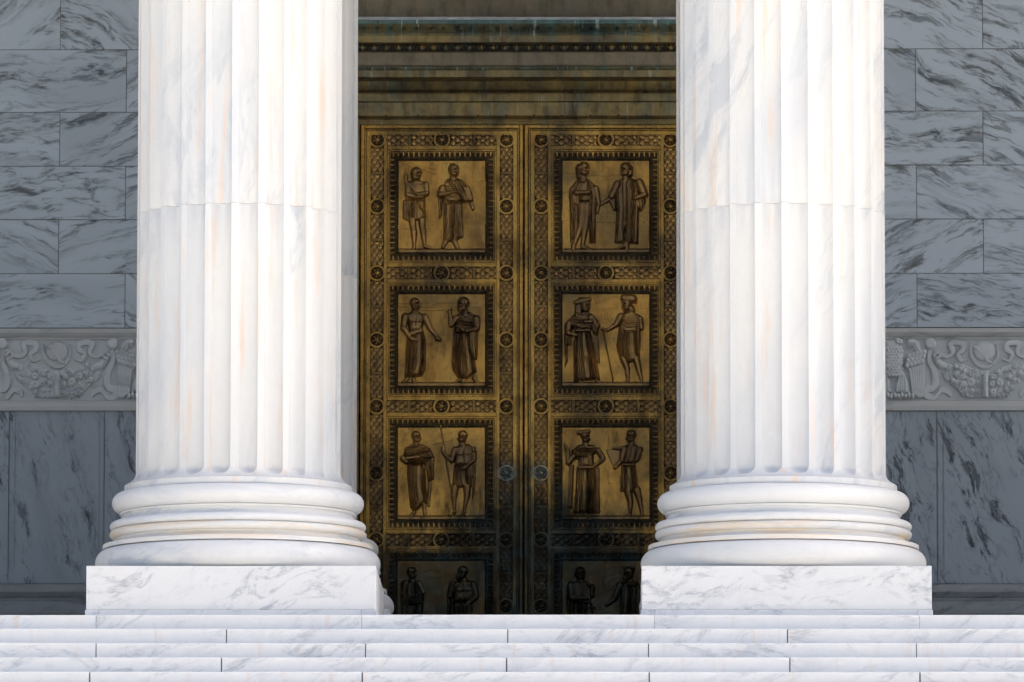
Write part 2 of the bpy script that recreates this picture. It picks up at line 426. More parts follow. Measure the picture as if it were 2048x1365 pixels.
def make_column():
    root = bpy.data.objects.new('fluted_column', None); C.objects.link(root); root.empty_display_size = 0.2
    d1 = fluted(1.10, ZJ-0.0008, 1.122).build('shaft_drum', M['column'], root, smooth=38)
    h = 3.2; z = ZJ+0.0008
    while z < ZCAP-0.5:
        z1 = min(z+h, ZCAP)
        fluted(z, z1-0.0016).build('shaft_drum', M['column'], root, smooth=38); z = z1
    cap = MB().lathe([(0.80,ZCAP),(0.86,ZCAP+0.05),(0.82,ZCAP+0.1),(0.80,ZCAP+0.2),(0.86,ZCAP+0.6),(1.05,ZCAP+0.95),(1.12,ZCAP+1.0)], 48)
    cap.box(-1.1,1.1,-1.1,1.1,ZCAP+1.003,ZCAP+1.198)
    cap.build('capital', M['base'], root, smooth=40)
    b = MB().lathe([(0.8877-0.01,1.046),(0.8877,1.049),(0.8877,1.0985),(0.884,1.0995)], 128).build('shaft_band', M['column'], root, smooth=40)
    MB().lathe([(0.86,0.885),(0.90,0.886)]+arc(0.905,0.886,0.905,1.045,0.079,16)[1:-1]+[(0.90,1.0455),(0.85,1.046)], 128).build('upper_torus', M['base'], root, smooth=50)
    sc = [(0.88,0.8155),(0.9495,0.816)]+[(0.9495-0.047*sin(t*pi/2)**0.8, 0.817+0.050*t) for t in (0.15,0.35,0.6,0.85,1.0)]
    sc += [(0.912,0.868),(0.924,0.869),(0.924,0.8840),(0.90,0.8845)]
    MB().lathe(sc, 128).build('upper_scotia', M['base'], root, smooth=40)
    MB().lathe([(0.95,0.7505)]+arc(0.972,0.7505,0.962,0.815,0.034,12)+[(0.95,0.8153)], 128).build('astragal', M['base'], root, smooth=50)
    MB().lathe([(0.95,0.684)]+arc(0.965,0.684,0.972,0.7485,0.034,12)+[(0.95,0.7495)], 128).build('astragal', M['ochre_banded'], root, smooth=50)
    sc = [(0.96,0.5985),(1.055,0.599),(1.055,0.632),(1.035,0.633)]+[(1.033-0.077*sin(t*pi/2)**0.75, 0.634+0.042*t) for t in (0.08,0.25,0.5,0.75,1.0)]+[(0.956,0.6835),(0.93,0.6837)]
    MB().lathe(sc, 128).build('lower_scotia', M['ochre_banded'], root, smooth=40)
    MB().lathe([(0.99,ZP+0.002),(1.01,ZP+0.0025)]+arc(1.012,ZP+0.003,1.012,0.597,0.102,16)[1:-1]+[(1.01,0.5978),(0.98,0.598)], 128).build('lower_torus', M['base'], root, smooth=50)
    pb = MB().box(-HP, HP, -HP, HP, 0.043, ZP).build('plinth', M['plinth'], root)
    bv = pb.modifiers.new('edge', 'BEVEL'); bv.width = 0.006; bv.segments = 2
    fo = 0.008
    xs = [-HP-fo, -HP+0.10, HP-0.11, HP+fo]
    for a, b_ in zip(xs[:-1], xs[1:]):
        q = MB().box(a+(0.001 if a > -HP else 0), b_-(0.001 if b_ < HP else 0), -HP-fo, HP+fo, FLOOR, 0.0415).build('footing_slab', M['plinth'], root, None)
        q.modifiers.new('edge', 'BEVEL').width = 0.003
    return root
col0 = make_column()
labels = {(-0.5,0): 'white fluted marble column in front, left of the bronze doors',
          (0.5,0): 'peach-streaked fluted marble column in front, right of the bronze doors',
          (-0.5,1): 'column mostly hidden behind the left front column, greyer base peeping out',
          (0.5,1): 'column mostly hidden behind the right front column, thin sliver beside doors',
          (-1.5,0): 'front column out of the picture beyond the left edge',
          (1.5,0): 'front column out of the picture beyond the right edge',
          (-1.5,1): 'rear column out of the picture beyond the left edge',
          (1.5,1): 'rear column out of the picture beyond the right edge'}
first = True
for (i, r), lab in labels.items():
    c = col0 if first else copy_tree(col0); first = False
    c.location = (i*S, r*RD, 0)
    tag(c, lab, 'column', 'fluted columns of the portico')
    if r == 1 or abs(i) > 1: c.rotation_euler.z = 0.0

# ------------------------------------------------------------------ portico walls, left and right of the doorway
def xs_of(lst, Y, y): return [float(pt(a, y, Y)[0]) for a in lst]
HJ = {-1: [100,225,333,440,548,656.5], 1: [98,222.5,330.5,438.5,547,655.5]}
VJ = {-1: [121,253,119.5,251,117,250], 1: [1965,1831,1966,1833,1967,1834]}
DOORW = 1.80                                     # half width of the doorway opening in the wall
def ring_profile(pts, Y): return [(Y-d, zz(y, Y-d)) for d, y in pts]
wall = {}
for sd in (-1, 1):
    lab = 'grey veined marble wall with carved frieze, ' + ('left' if sd < 0 else 'right') + ' of the columns'
    w = empty('portico_wall', (sd*4, YW, FLOOR), lab, 'wall', 'walls either side of the doorway'); wall[sd] = w
    xr = sorted((sd*DOORW, sd*6.2)); pxm = 130 if sd < 0 else 1910
    zj = [zz(y, YW, pxm) for y in HJ[sd]]
    zj = [zj[0]+0.485*2, zj[0]+0.485] + zj
    vj = [VJ[sd][1], VJ[sd][0]] + VJ[sd][1:]
    vj = [VJ[sd][0], VJ[sd][1], VJ[sd][0]] + VJ[sd][1:]
    L = 1.175
    rows_ = [(zj[0]+0.5, zj[0])] + list(zip(zj[:-1], zj[1:]))
    off_ = [VJ[sd][1], VJ[sd][0], VJ[sd][1]] + [VJ[sd][k] for k in range(1, 6)]
    rows_ = list(zip(zj[:-1], zj[1:]))           # 7 rows: two above, five in the picture
    off_ = [VJ[sd][1], VJ[sd][0]] + VJ[sd][1:]
    ys_ = [-150, 50] + [160, 280, 385, 495, 600]
    for (zt, zb), px, yy in zip(rows_, off_, ys_):
        x0 = float(pt(px, yy, YW)[0])
        js = [x0+L*k for k in range(-6, 7)]
        js = [xr[0]] + [j for j in js if xr[0]+0.25 < j < xr[1]-0.25] + [xr[1]]
        for a, b in zip(js[:-1], js[1:]):
            c = ((a+b)/2, YW, (zt+zb)/2); g = 0.0028
            q = MB().box(a+g, b-g, YW+random.uniform(-0.0012,0.0012), YW+0.05, zb+g, zt-g, 0.0025).build('stone_block', M['wall'], None, c)
            q.parent = w; q.location = Vector(c)-w.location
    o = MB().box(xr[0]+0.003, xr[1]-0.003, YW+0.006, YW+0.055, zj[-1], zj[0]).build('mortar_bed', M['joint'], w); o.location = -w.location
    # mouldings above and below the carved band, the dado and the base: (projection, pixel height)
    def mould(name, pts, mat=M['moulding']):
        pr = ring_profile(pts, YW); pr = [(YW+0.05, pr[0][1])]+pr+[(YW+0.05, pr[-1][1])]
        x0_, x1_ = xr
        nseg = 3
        for k in range(nseg):
            a = x0_+(x1_-x0_)*k/nseg+0.001; b = x0_+(x1_-x0_)*(k+1)/nseg-0.001
            c = ((a+b)/2, YW, pr[0][1])
            q = MB().prof_x(pr, a, b).build(name, mat, None, c, smooth=30); q.parent = w; q.location = Vector(c)-w.location
    mould('upper_moulding', [(0.012,657),(0.012,665.5),(0.006,666),(0.004,667.5),(-0.002,671),(-0.016,675),(-0.02,675.5),(-0.02,679)])
    mould('lower_moulding', [(-0.02,800.5),(-0.02,803),(-0.006,806),(0.004,809),(0.006,811.5),(0.016,812),(0.016,821.5)])
    mould('base_moulding', [(0.004,1168.5),(0.02,1170),(0.05,1175),(0.066,1184),(0.06,1192),(0.05,1197),(0.055,1198.5),(0.055,1204),(0.062,1205),(0.075,1212),(0.085,1222),(0.087,1224),(0.095,1225),(0.095,1262)], M['base_dark'])
    # dado slabs with their sunk margins
    zt, zb = zz(822.5, YW, pxm), zz(1167.5, YW, pxm)
    JX = [17,208.5] if sd < 0 else [1874]
    js = xs_of(JX, YW, 990)
    LD = 0.83
    while js[0] > xr[0]+0.4: js.insert(0, js[0]-LD)
    while js[-1] < xr[1]-0.4: js.append(js[-1]+LD)
    js = [xr[0]]+[j for j in js if xr[0]+0.2 < j < xr[1]-0.2]+[xr[1]]
    zs1, zs0 = zz(838, YW, pxm), zz(1143, YW, pxm)
    for a, b in zip(js[:-1], js[1:]):
        c = ((a+b)/2, YW, (zt+zb)/2)
        m = MB(); g = 0.002
        sw = 0.058
        if sd < 0 and abs(a-js[1]) < 1e-6: pass
        # slab face with one sunk strip along its edge
        left_strip = (sd > 0) or (abs(a-xs_of([17],YW,990)[0]) < 0.01)
        m.box(a+g, b-g, YW+0.016, YW+0.05, zb, zt-0.001)
        both = sd < 0 and left_strip
        x0_, x1_ = a+g, b-g
        cuts = []
        if left_strip: cuts.append((a+g+0.002, a+g+sw))
        if both: cuts.append((b-g-0.046, b-g-0.002))
        xs_ = x0_
        for c0, c1 in cuts:
            if c0 > xs_: m.box(xs_, c0, YW+0.004, YW+0.0155, zb, zt-0.001)
            m.box(c0, c1, YW+0.004, YW+0.0155, zs1, zt-0.001); m.box(c0, c1, YW+0.004, YW+0.0155, zb, zs0)
            m.box(c0+0.0055, c1-0.0055, YW+0.0075, YW+0.0155, zs0+0.0055, zs1-0.0055)
            xs_ = c1
        m.box(xs_, x1_, YW+0.004, YW+0.0155, zb, zt-0.001)
        q = m.build('dado_panel', M['dado'], None, c); q.parent = w; q.location = Vector(c)-w.location
    o = MB().box(xr[0]+0.003, xr[1]-0.003, YW+0.03, YW+0.056, zb, zt).build('mortar_bed', M['joint'], w); o.location = -w.location
    # reveal of the doorway
    e = sorted((sd*DOORW, sd*(DOORW+0.06)))
    o = MB().box(e[0], e[1], YW+0.058, YW+1.0, FLOOR, zz(-60, YW)).build('door_reveal', M['stone'], w); o.location = -w.location

# ------------------------------------------------------------------ relief carving: height fields as real meshes
def relief(prims, to_world, unit, step, base_y, name, mat, parent, ploc, blur=1, gain=1.0):
    """prims in picture units; unit = metres per unit; height grows towards the camera (-Y)"""
    xsv, ysv = [], []
    for p in prims:
        if p[0] == 'c':
            xsv += [p[1]-p[3], p[1]+p[3], p[4]-p[6], p[4]+p[6]]; ysv += [p[2]-p[3], p[2]+p[3], p[5]-p[6], p[5]+p[6]]
        elif p[0] in 'ed': xsv += [p[1]-p[3], p[1]+p[3]]; ysv += [p[2]-p[4], p[2]+p[4]]
        else: xsv += [q[0] for q in p[1]]; ysv += [q[1] for q in p[1]]
    x0, x1, y0, y1 = min(xsv)-4, max(xsv)+4, min(ysv)-4, max(ysv)+4
    nx, ny = int((x1-x0)/step)+2, int((y1-y0)/step)+2
    gx = x0+np.arange(nx)*step; gy = y0+np.arange(ny)*step
    X, Y = np.meshgrid(gx, gy); Hh = np.full(X.shape, -1.0)
    for p in prims:
        if p[0] == 'c':
            _, ax, ay, ra, bx, by, rb, zb_ = p[:8]; kh = p[8] if len(p) > 8 else 0.75
            dx, dy = bx-ax, by-ay; L2 = dx*dx+dy*dy+1e-9
            t = np.clip(((X-ax)*dx+(Y-ay)*dy)/L2, 0, 1)
            d2 = (X-ax-t*dx)**2+(Y-ay-t*dy)**2; r = ra+(rb-ra)*t
            h = np.where(d2 < r*r, zb_+kh*np.sqrt(np.maximum(r*r-d2, 0))*unit, -1)
        elif p[0] == 'e':   # dome: cx, cy, rx, ry, base, height
            _, cx_, cy_, rx, ry, zb_, hh = p
            q = ((X-cx_)/rx)**2+((Y-cy_)/ry)**2
            h = np.where(q < 1, zb_+hh*np.sqrt(np.maximum(1-q, 0)), -1)
        elif p[0] == 'd':   # a dip cut into what is there
            _, cx_, cy_, rx, ry, hh = p
            Hh = np.where(Hh > 0, np.maximum(Hh-hh*np.exp(-((X-cx_)/rx)**2-((Y-cy_)/ry)**2), 0.001), Hh); continue
        else:               # polygon: pts, height, rounding, folds, fold amplitude, slant
            _, P_, hz, rnd_, nf, amp, sl_ = p
            n = len(P_); inside = np.zeros(X.shape, bool); D = np.full(X.shape, 1e9)
            for i in range(n):
                ax, ay = P_[i]; bx, by = P_[(i+1) % n]
                cond = ((ay > Y) != (by > Y))
                xi = ax+(Y-ay)*(bx-ax)/((by-ay) if abs(by-ay) > 1e-9 else 1e-9)
                inside ^= cond & (X < xi)
                dx, dy = bx-ax, by-ay; t = np.clip(((X-ax)*dx+(Y-ay)*dy)/(dx*dx+dy*dy+1e-9), 0, 1)
                D = np.minimum(D, np.hypot(X-ax-t*dx, Y-ay-t*dy))
            q = np.clip(D/rnd_, 0, 1)
            h = hz*np.sqrt(1-(1-q)**2)
            if nf:
                # folds follow the sides of the cloth
                lo_ = np.full(ny, 1e9); hi_ = np.full(ny, -1e9)
                for j in range(ny):
                    ii = np.nonzero(inside[j])[0]
                    if len(ii): lo_[j], hi_[j] = gx[ii[0]], gx[ii[-1]]
                wdt = np.maximum(hi_-lo_, 1e-3)[:, None]
                u = (X-lo_[:, None])/wdt
                v = (Y-y0)/(y1-y0)
                jy = np.nonzero(inside.any(1))[0]; v = np.clip((Y-gy[jy[0]])/max(1e-6, gy[jy[-1]]-gy[jy[0]]), 0, 1)
                sd_ = (P_[0][0]*0.013+P_[0][1]*0.007) % 6.28
                uw = u+0.07*np.sin(2*pi*1.3*u+sd_)+0.035*np.sin(2*pi*2.9*u+2.1*sd_)
                asp = (hi_-lo_)[jy].mean()/max(1e-6, gy[jy[-1]]-gy[jy[0]])
                if abs(sl_) >= 0.45 and asp > 0.75:      # cloth slung across: hanging, slanting folds
                    ph = nf*(v*1.05+0.55*(uw-0.5)**2-0.45*sl_*uw)+0.25*np.sin(5*u+sd_)
                else:                     # cloth falling straight, folds opening downwards
                    ph = nf*(uw-0.55*sl_*(1-v)*(1-u)**1.5+0.03*np.sin(4*v+sd_+3*u))
                fr_ = ph-np.floor(ph)
                fo = np.where(fr_ < 0.68, np.sin(pi*fr_/0.68)**0.7, 0.0)*(0.65+0.35*np.sin(1.7*np.floor(ph)+sd_))
                fo = fo*(0.55+0.45*np.minimum(1, v*1.6+0.15))
                h = h+1.0*amp*(fo-0.45)*np.clip(D/(rnd_*0.5), 0, 1)
            h = np.where(inside, h, -1)
        Hh = np.maximum(Hh, h)
    msk = Hh > 0
    Hs = np.where(msk, Hh, 0)*gain
    for _ in range(blur):
        Pd_ = np.pad(Hs, 1, mode='edge')
        Hs = (Pd_[1:-1,1:-1]*4+Pd_[:-2,1:-1]+Pd_[2:,1:-1]+Pd_[1:-1,:-2]+Pd_[1:-1,2:])/8
    keep = np.pad(msk, 1)
    near = keep[1:-1,1:-1]|keep[:-2,1:-1]|keep[2:,1:-1]|keep[1:-1,:-2]|keep[1:-1,2:]
    cell = near[:-1,:-1] & near[1:,:-1] & near[:-1,1:] & near[1:,1:] & (msk[:-1,:-1]|msk[1:,:-1]|msk[:-1,1:]|msk[1:,1:])
    idx = -np.ones(X.shape, int); used = np.zeros(X.shape, bool)
    used[:-1,:-1] |= cell; used[1:,:-1] |= cell; used[:-1,1:] |= cell; used[1:,1:] |= cell
    idx[used] = np.arange(used.sum())
    wx, wz = to_world(X, Y)
    yv = np.where(msk, base_y-Hs, base_y+0.002)
    V = np.stack([wx[used]-ploc[0], yv[used]-ploc[1], wz[used]-ploc[2]], 1)
    jj, ii = np.nonzero(cell)
    Fc = np.stack([idx[jj,ii], idx[jj+1,ii], idx[jj+1,ii+1], idx[jj,ii+1]], 1)
    me = bpy.data.meshes.new(name); me.from_pydata(V.tolist(), [], Fc.tolist()); me.update()
    return link(name, me, mat, parent, None, 50)

# ------------------------------------------------------------------ the carved marble frieze
def strip_path(pts, wds, hs, n=6):
    """a ribbon as capsules along a smooth path"""
    out = []
    P_ = [np.array(q, float) for q in pts]
    for i in range(len(P_)-1):
        p0 = P_[max(i-1,0)]; p1 = P_[i]; p2 = P_[i+1]; p3 = P_[min(i+2, len(P_)-1)]
        prev = None
        for k in range(n+1):
            t = k/n
            q = 0.5*((2*p1)+(-p0+p2)*t+(2*p0-5*p1+4*p2-p3)*t*t+(-p0+3*p1-3*p2+p3)*t**3)
            w_ = wds[i]+(wds[i+1]-wds[i])*t
            if prev is not None: out.append(('c', prev[0], prev[1], prev[2], q[0], q[1], w_, hs, 0.10))
            prev = (q[0], q[1], w_)
    return out
FRUIT_ME = []
def frieze(sd):
    w = wall[sd]; Yf = YW+0.040
    zt, zb = zz(678.5, Yf), zz(801, Yf)
    xr = sorted((sd*DOORW, sd*6.2))
    c = ((xr[0]+xr[1])/2, YW, (zt+zb)/2)
    fr = MB().box(xr[0], xr[1], Yf, YW+0.05, zb-0.004, zt+0.004).build('carved_frieze', M['carved'], None, c)
    fr.parent = w; fr.location = Vector(c)-w.location
    sc = 6.82
    def zp_(x, y):      # zoomed-picture units -> world
        px = (x/sc) if sd < 0 else 1760+(x/sc); py = 640+y/sc
        return px, py
    k0 = 1.0/sc
    P0 = pt(*zp_(0,0), Yf); Px = pt(*zp_(1000,0), Yf); Pz = pt(*zp_(0,1000), Yf)
    def tw(X, Y): return P0[0]+(Px[0]-P0[0])*X/1000, P0[2]+(Pz[2]-P0[2])*Y/1000
    unit = (Px[0]-P0[0])/1000
    gx = 790 if sd < 0 else 1430                        # centre of the garland
    def part(name, prims): return relief(prims, tw, unit, 4.0, Yf, name, M['carved'], fr, c, 1, 1.7)
    for mir in (1, -1):
        f = lambda pts: [(gx+mir*(a), b) for a, b in pts]
        # looped ribbon with its end curling at the top, then the tail hanging beside the garland
        part('ribbon', strip_path(f([(690,420),(560,500),(470,490),(440,430),(470,340),(390,310),(300,340),(300,420),(370,470),(330,560),(240,545)]),
                                  [26,28,26,34,40,42,40,36,28,26,10], 0.015))
        part('ribbon', strip_path(f([(745,430),(760,560),(700,700),(680,850),(720,940),(790,950),(800,1040),(700,1070),(640,1010),(590,960),(500,990),(480,1050)]),
                                  [36,38,40,46,50,54,46,36,30,40,40,14], 0.012))
        # knotted sleeve at each end of the garland
        part('garland_sleeve', [('p', f([(700,430),(745,480),(690,600),(620,680),(520,690),(500,610),(590,560)]), 0.022, 60, 0, 0, 0),
                                ('p', f([(660,420),(735,490),(705,530),(630,462)]), 0.030, 18, 0, 0, 0),
                                ('p', f([(625,470),(698,540),(668,585),(592,512)]), 0.030, 18, 0, 0, 0)])
        part('leaf', [('p', f([(520,690),(600,720),(560,820),(500,870),(470,800)]), 0.020, 40, 2, 0.006, 0)])
        part('leaf', [('p', f([(430,640),(500,590),(560,620),(540,700),(460,720)]), 0.022, 40, 2, 0.006, 0)])
        d = part('disc', [('e', gx+mir*750, 335, 82, 82, 0.016, 0.012), ('e', gx+mir*750, 335, 62, 62, 0.030, 0.004)])
    # oval dish behind crossed bands above the garland
    part('dish', [('e', gx-10, 430, 150, 140, 0.004, 0.014)])
    part('crossed_band', strip_path([(gx-140,370),(gx-20,470),(gx+30,560),(gx+120,610)], [22,26,22,10], 0.016) +
         strip_path([(gx-190,330),(gx-200,470),(gx-120,600),(gx,650),(gx+90,620),(gx+170,500),(gx+160,340)], [14,18,24,28,22,16,12], 0.012))
    # the tied middle of the garland
    part('tie_band', [('p', [(gx-45,740),(gx+45,740),(gx+40,1075),(gx-40,1075)], 0.040, 30, 4, 0.006, 0)])
    # fruit: every one its own mesh, on a catenary band
    rr = random.Random(11+sd)
    fr_list = []
    for mir in (1, -1):
        spots_ = [(110,780,62,52),(95,880,58,50),(100,990,62,50),(190,745,55,48),(200,860,74,66),(200,985,56,52),(290,700,50,46),(310,780,60,56),
                  (300,890,74,70),(285,975,44,40),(390,740,66,60),(385,850,52,56),(400,640,46,44),(350,930,40,44),(470,740,52,50),(450,830,54,46),
                  (245,1035,36,30),(190,1050,34,28),(300,1035,30,26),(330,1000,30,28),(255,800,40,36),(345,680,40,34),(150,700,46,36)]
        for a, b, rx, ry in spots_:
            fr_list.append((gx+mir*(a+rr.uniform(-8,8)), b+rr.uniform(-8,8), rx*rr.uniform(0.92,1.1), ry*rr.uniform(0.92,1.1)))
    global FRUIT_ME
    if not FRUIT_ME:
        n1, n2 = 24, 8
        def dome(f, name):
            m = MB()
            m.grid([[f(pi/2*i/n2, 2*pi*j/n1) for j in range(n1)] for i in range(n2, -1, -1)], True)
            o = m.build(name, M['carved'], None, None, smooth=60); me = o.data; bpy.data.objects.remove(o); return me
        dim = lambda t: 1-0.35*math.exp(-(t/0.28)**2)
        FRUIT_ME += [dome(lambda t, a: (sin(t)*cos(a), -cos(t)*dim(t), sin(t)*sin(a)), 'fruit'),                                     # apple with a dimple
                     dome(lambda t, a: (sin(t)*cos(a)*(0.72+0.28*sin(a)), -cos(t)*(0.8+0.2*sin(a)), sin(t)*sin(a)*1.15), 'fruit'),   # pear
                     dome(lambda t, a: (sin(t)*cos(a)*(1+0.10*cos(8*a)), -cos(t)*(0.95+0.08*cos(8*a)*sin(t)), sin(t)*sin(a)*(1+0.10*cos(8*a))), 'fruit'),  # ribbed
                     dome(lambda t, a: (sin(t)*cos(a)*(0.55+0.12*abs(sin(5*a))), -(0.15+0.5*cos(t))*(0.75+0.25*abs(cos(a))), sin(t)*sin(a)*1.35), 'leaf'),
                     dome(lambda t, a: (sin(t)*cos(a)*1.05, -cos(t)*(0.85+0.18*cos(9*sin(t)*cos(a))*cos(9*sin(t)*sin(a))), sin(t)*sin(a)*0.95), 'fruit')]  # seedy fruit
    for a, b, rx, ry in fr_list:
        wx, wz = tw(a, b)
        me = rr.choices(FRUIT_ME, (4,3,3,4,2))[0]
        o = bpy.data.objects.new('leaf' if me.name.startswith('leaf') else 'fruit', me); C.objects.link(o); o.parent = fr
        o.scale = (rx*unit, rr.uniform(0.040,0.062), ry*unit); o.rotation_euler.y = rr.uniform(0, 6.28)
        o.location = Vector((float(wx), Yf-0.004, float(wz)))-Vector(c)
    part('foliage', [('p', [(gx-560,620),(gx-330,600),(gx-100,690),(gx+100,690),(gx+330,600),(gx+560,620),(gx+470,900),(gx+330,1010),(gx+120,1070),(gx-120,1070),(gx-330,1010),(gx-470,900)], 0.014, 30, 14, 0.008, 0.2)])
    # eagle beside the disc, wing folded, on two clawed legs
    ea = (lambda a: 2205-a) if sd < 0 else (lambda a: a)
    e = lambda pts: [(ea(a), b) for a, b in pts]
    ec = lambda x0, y0, r0, x1, y1, r1, z, k=0.75: ('c', ea(x0), y0, r0, ea(x1), y1, r1, z, k)
    body = [('p', e([(60,275),(235,270),(280,330),(320,440),(330,560),(280,690),(190,790),(60,790)]), 0.030, 70, 0, 0, 0),
            ec(235,300,46,272,305,38,0.022), ec(290,322,20,262,362,9,0.026),
            ('p', e([(295,650),(345,750),(395,890),(402,1005),(190,1005),(200,880),(250,730)]), 0.028, 60, 4, 0.007, 0.1),
            ('p', e([(90,730),(130,820),(155,1005),(60,1005),(60,740)]), 0.028, 50, 3, 0.006, 0.1), ('d', ea(252), 300, 12, 9, 0.012)]
    for j, yy in enumerate(range(400, 780, 40)):
        for i in range(5):
            body.append(('e', ea(95+44*i+22*(j % 2)), yy, 27, 30, 0.024 if i < 4 else 0.018, 0.012))
    for k in range(8): body.append(('e', ea(100+48*k), 1035+12*(k % 2), 28, 40, 0.014, 0.022))
    part('eagle', body)
    wing = [('p', e([(360,340),(400,272),(450,256),(520,300),(580,420),(606,560),(604,1030),(572,1072),(520,1080),(470,1045),(420,900),(390,720),(330,640),(420,520),(470,430),(440,370),(385,385)]), 0.020, 26, 0, 0, 0)]
    for k in range(6): wing.append(ec(405+34*k,680,19,440+27*k,1010+12*k-3*k*k,15,0.016,0.5))
    for j in range(3):
        for k in range(5): wing.append(('e', ea(365+52*k+14*j), 630-62*j-14*k, 36, 46, 0.018, 0.018))
    wing += [ec(400,310,40,470,320,36,0.012), ec(480,330,36,560,470,30,0.010)]
    wg = part('wing', wing)
    # the pattern goes on along the wall: the other wing of each eagle, then garland and eagle again either way
    axis = float(tw(ea(80), 0)[0])-c[0]; gax = float(tw(gx, 0)[0])-c[0]; per = 2*abs(axis-gax)
    o2 = wg.copy(); C.objects.link(o2); o2.parent = fr; o2.scale.x = -1; o2.location.x = 2*axis
    kids = list(fr.children)
    for sh in (-per, per):
        for ch in kids:
            co = [v.co.x for v in ch.data.vertices]
            cx = ch.location.x+ch.scale.x*(min(co)+max(co))/2+sh
            if xr[0]-c[0]+0.12 < cx < xr[1]-c[0]-0.12:
                q = ch.copy(); C.objects.link(q); q.parent = fr; q.location.x += sh
for sd in (-1, 1): frieze(sd)

# ------------------------------------------------------------------ bronze doors
PXM = 1.0/PD                                    # metres per picture pixel on the door plane
ROWY = [280+133.4*k for k in range(9)]
def xbar(m, xa, xb, ya, yb, proud, back=0.0, bev=0.0):
    """a flat bar given in leaf pixels (x from the leaf's axis, y in picture rows)"""
    m.box(LX+xa*PXM, LX+xb*PXM, YD-proud, YD-back, dz(yb), dz(ya), bev); return m
def frame_ring(m, hx0, hx1, y0, y1, w, proud, back=0.0, bev=0.0):
    """picture frame round an opening: outer half widths, bar width w (px)"""
    xbar(m, hx0, hx0+w, y0, y1, proud, back, bev); xbar(m, hx1-w, hx1, y0, y1, proud, back, bev)
    xbar(m, hx0+w, hx1-w, y0, y0+w, proud-0.0007, back, bev); xbar(m, hx0+w, hx1-w, y1-w, y1, proud-0.0007, back, bev)
    return m
def disc(m, cx, cz, r, y0, y1, n=28, dome=0.0):
    b = len(m.v)
    m.v += [(cx+r*cos(2*pi*j/n), y1, cz+r*sin(2*pi*j/n)) for j in range(n)]
    m.v += [(cx+r*cos(2*pi*j/n), y0, cz+r*sin(2*pi*j/n)) for j in range(n)]
    for j in range(n):
        k = (j+1) % n; m.f.append((b+j, b+k, b+n+k, b+n+j))
    m.f.append(tuple(b+n+j for j in range(n)))
    return m
def annulus(m, cx, cz, prof, n=28):
    """(radius, y) profile turned round the y axis"""
    m.grid([[(cx+r*cos(2*pi*j/n), y, cz+r*sin(2*pi*j/n)) for j in range(n)] for r, y in prof], True); return m

def rosette_mesh():
    r = 16.5*PXM; m = MB()
    ring = MB(); annulus(ring, 0, 0, [(r,0.0),(r,-0.022),(r*0.985,-0.0235),(r*0.80,-0.0235),(r*0.76,-0.020),(r*0.75,-0.004)])
    m = MB()
    for k in range(6):     # petals
        a = 2*pi*k/6+0.3; rows = []
        for i in range(7):
            t = i/6; rad = r*(0.26+0.42*t); wd = r*0.19*sin(pi*min(1, 0.18+0.82*t))**0.7
            rows.append([(rad*cos(a)-u*wd*sin(a), -0.004-0.017*(1-u*u)*sin(pi*(0.15+0.75*t)), rad*sin(a)+u*wd*cos(a)) for u in (-1,-0.5,0,0.5,1)])
        m.grid(rows)
    annulus(m, 0, 0, [(r*0.27,-0.004),(r*0.27,-0.014),(r*0.20,-0.019),(r*0.10,-0.021),(r*0.001,-0.022)], 16)
    return ring, m
ring_m, ros_m = rosette_mesh()
RING_ME = ROS_ME = None
def inst(name, me, parent, loc):
    o = bpy.data.objects.new(name, me); C.objects.link(o); o.parent = parent; o.location = loc; return o

SHAPE = [(0,0),(0.22,0.10),(0.37,0.36),(0.47,0.72),(0.5,1.0),(0.36,1.10),(0.13,1.36),(0.03,1.72),(0,2.0)]
SHAPE = SHAPE+[(-x, y) for x, y in SHAPE[-2:0:-1]]
def leaf_scales(m, x0, x1, z0, z1, vertical=True, wid=None):
    """pointed scale leaves in staggered rows over the black ground of a sunk strip"""
    if vertical: L, W_ = z1-z0, x1-x0
    else: L, W_ = x1-x0, z1-z0
    lw = W_/2; n = max(3, int(round(L/0.037))); row = L/n; k = 0.945
    for i in range(-1, n):
        for cpos in ([0.25, 0.75] if i % 2 == 0 else [0.0, 0.5, 1.0]):
            c = cpos*W_; bb = len(m.v); ring = []
            for (u, q) in SHAPE:
                p = c+u*lw*k; s_ = (i+0.85+(q-0.85)*k)*row
                ring.append((min(max(p, 0.0), W_), min(max(s_, 0.0), L), 0.0045+0.0065*(1-min(1.0, q/1.1))))
            ring.append((min(max(c, 0.0), W_), min(max((i+0.62)*row, 0.0), L), 0.0175))
            if max(q[0] for q in ring)-min(q[0] for q in ring) < 1e-4 or max(q[1] for q in ring)-min(q[1] for q in ring) < 0.004: continue
            for (p, s_, h) in ring:
                m.v.append((x0+p, YD-h, z0+s_) if vertical else (x0+s_, YD-h, z0+p))
            N_ = len(SHAPE)
            for j in range(N_): m.f.append((bb+j, bb+(j+1) % N_, bb+N_))

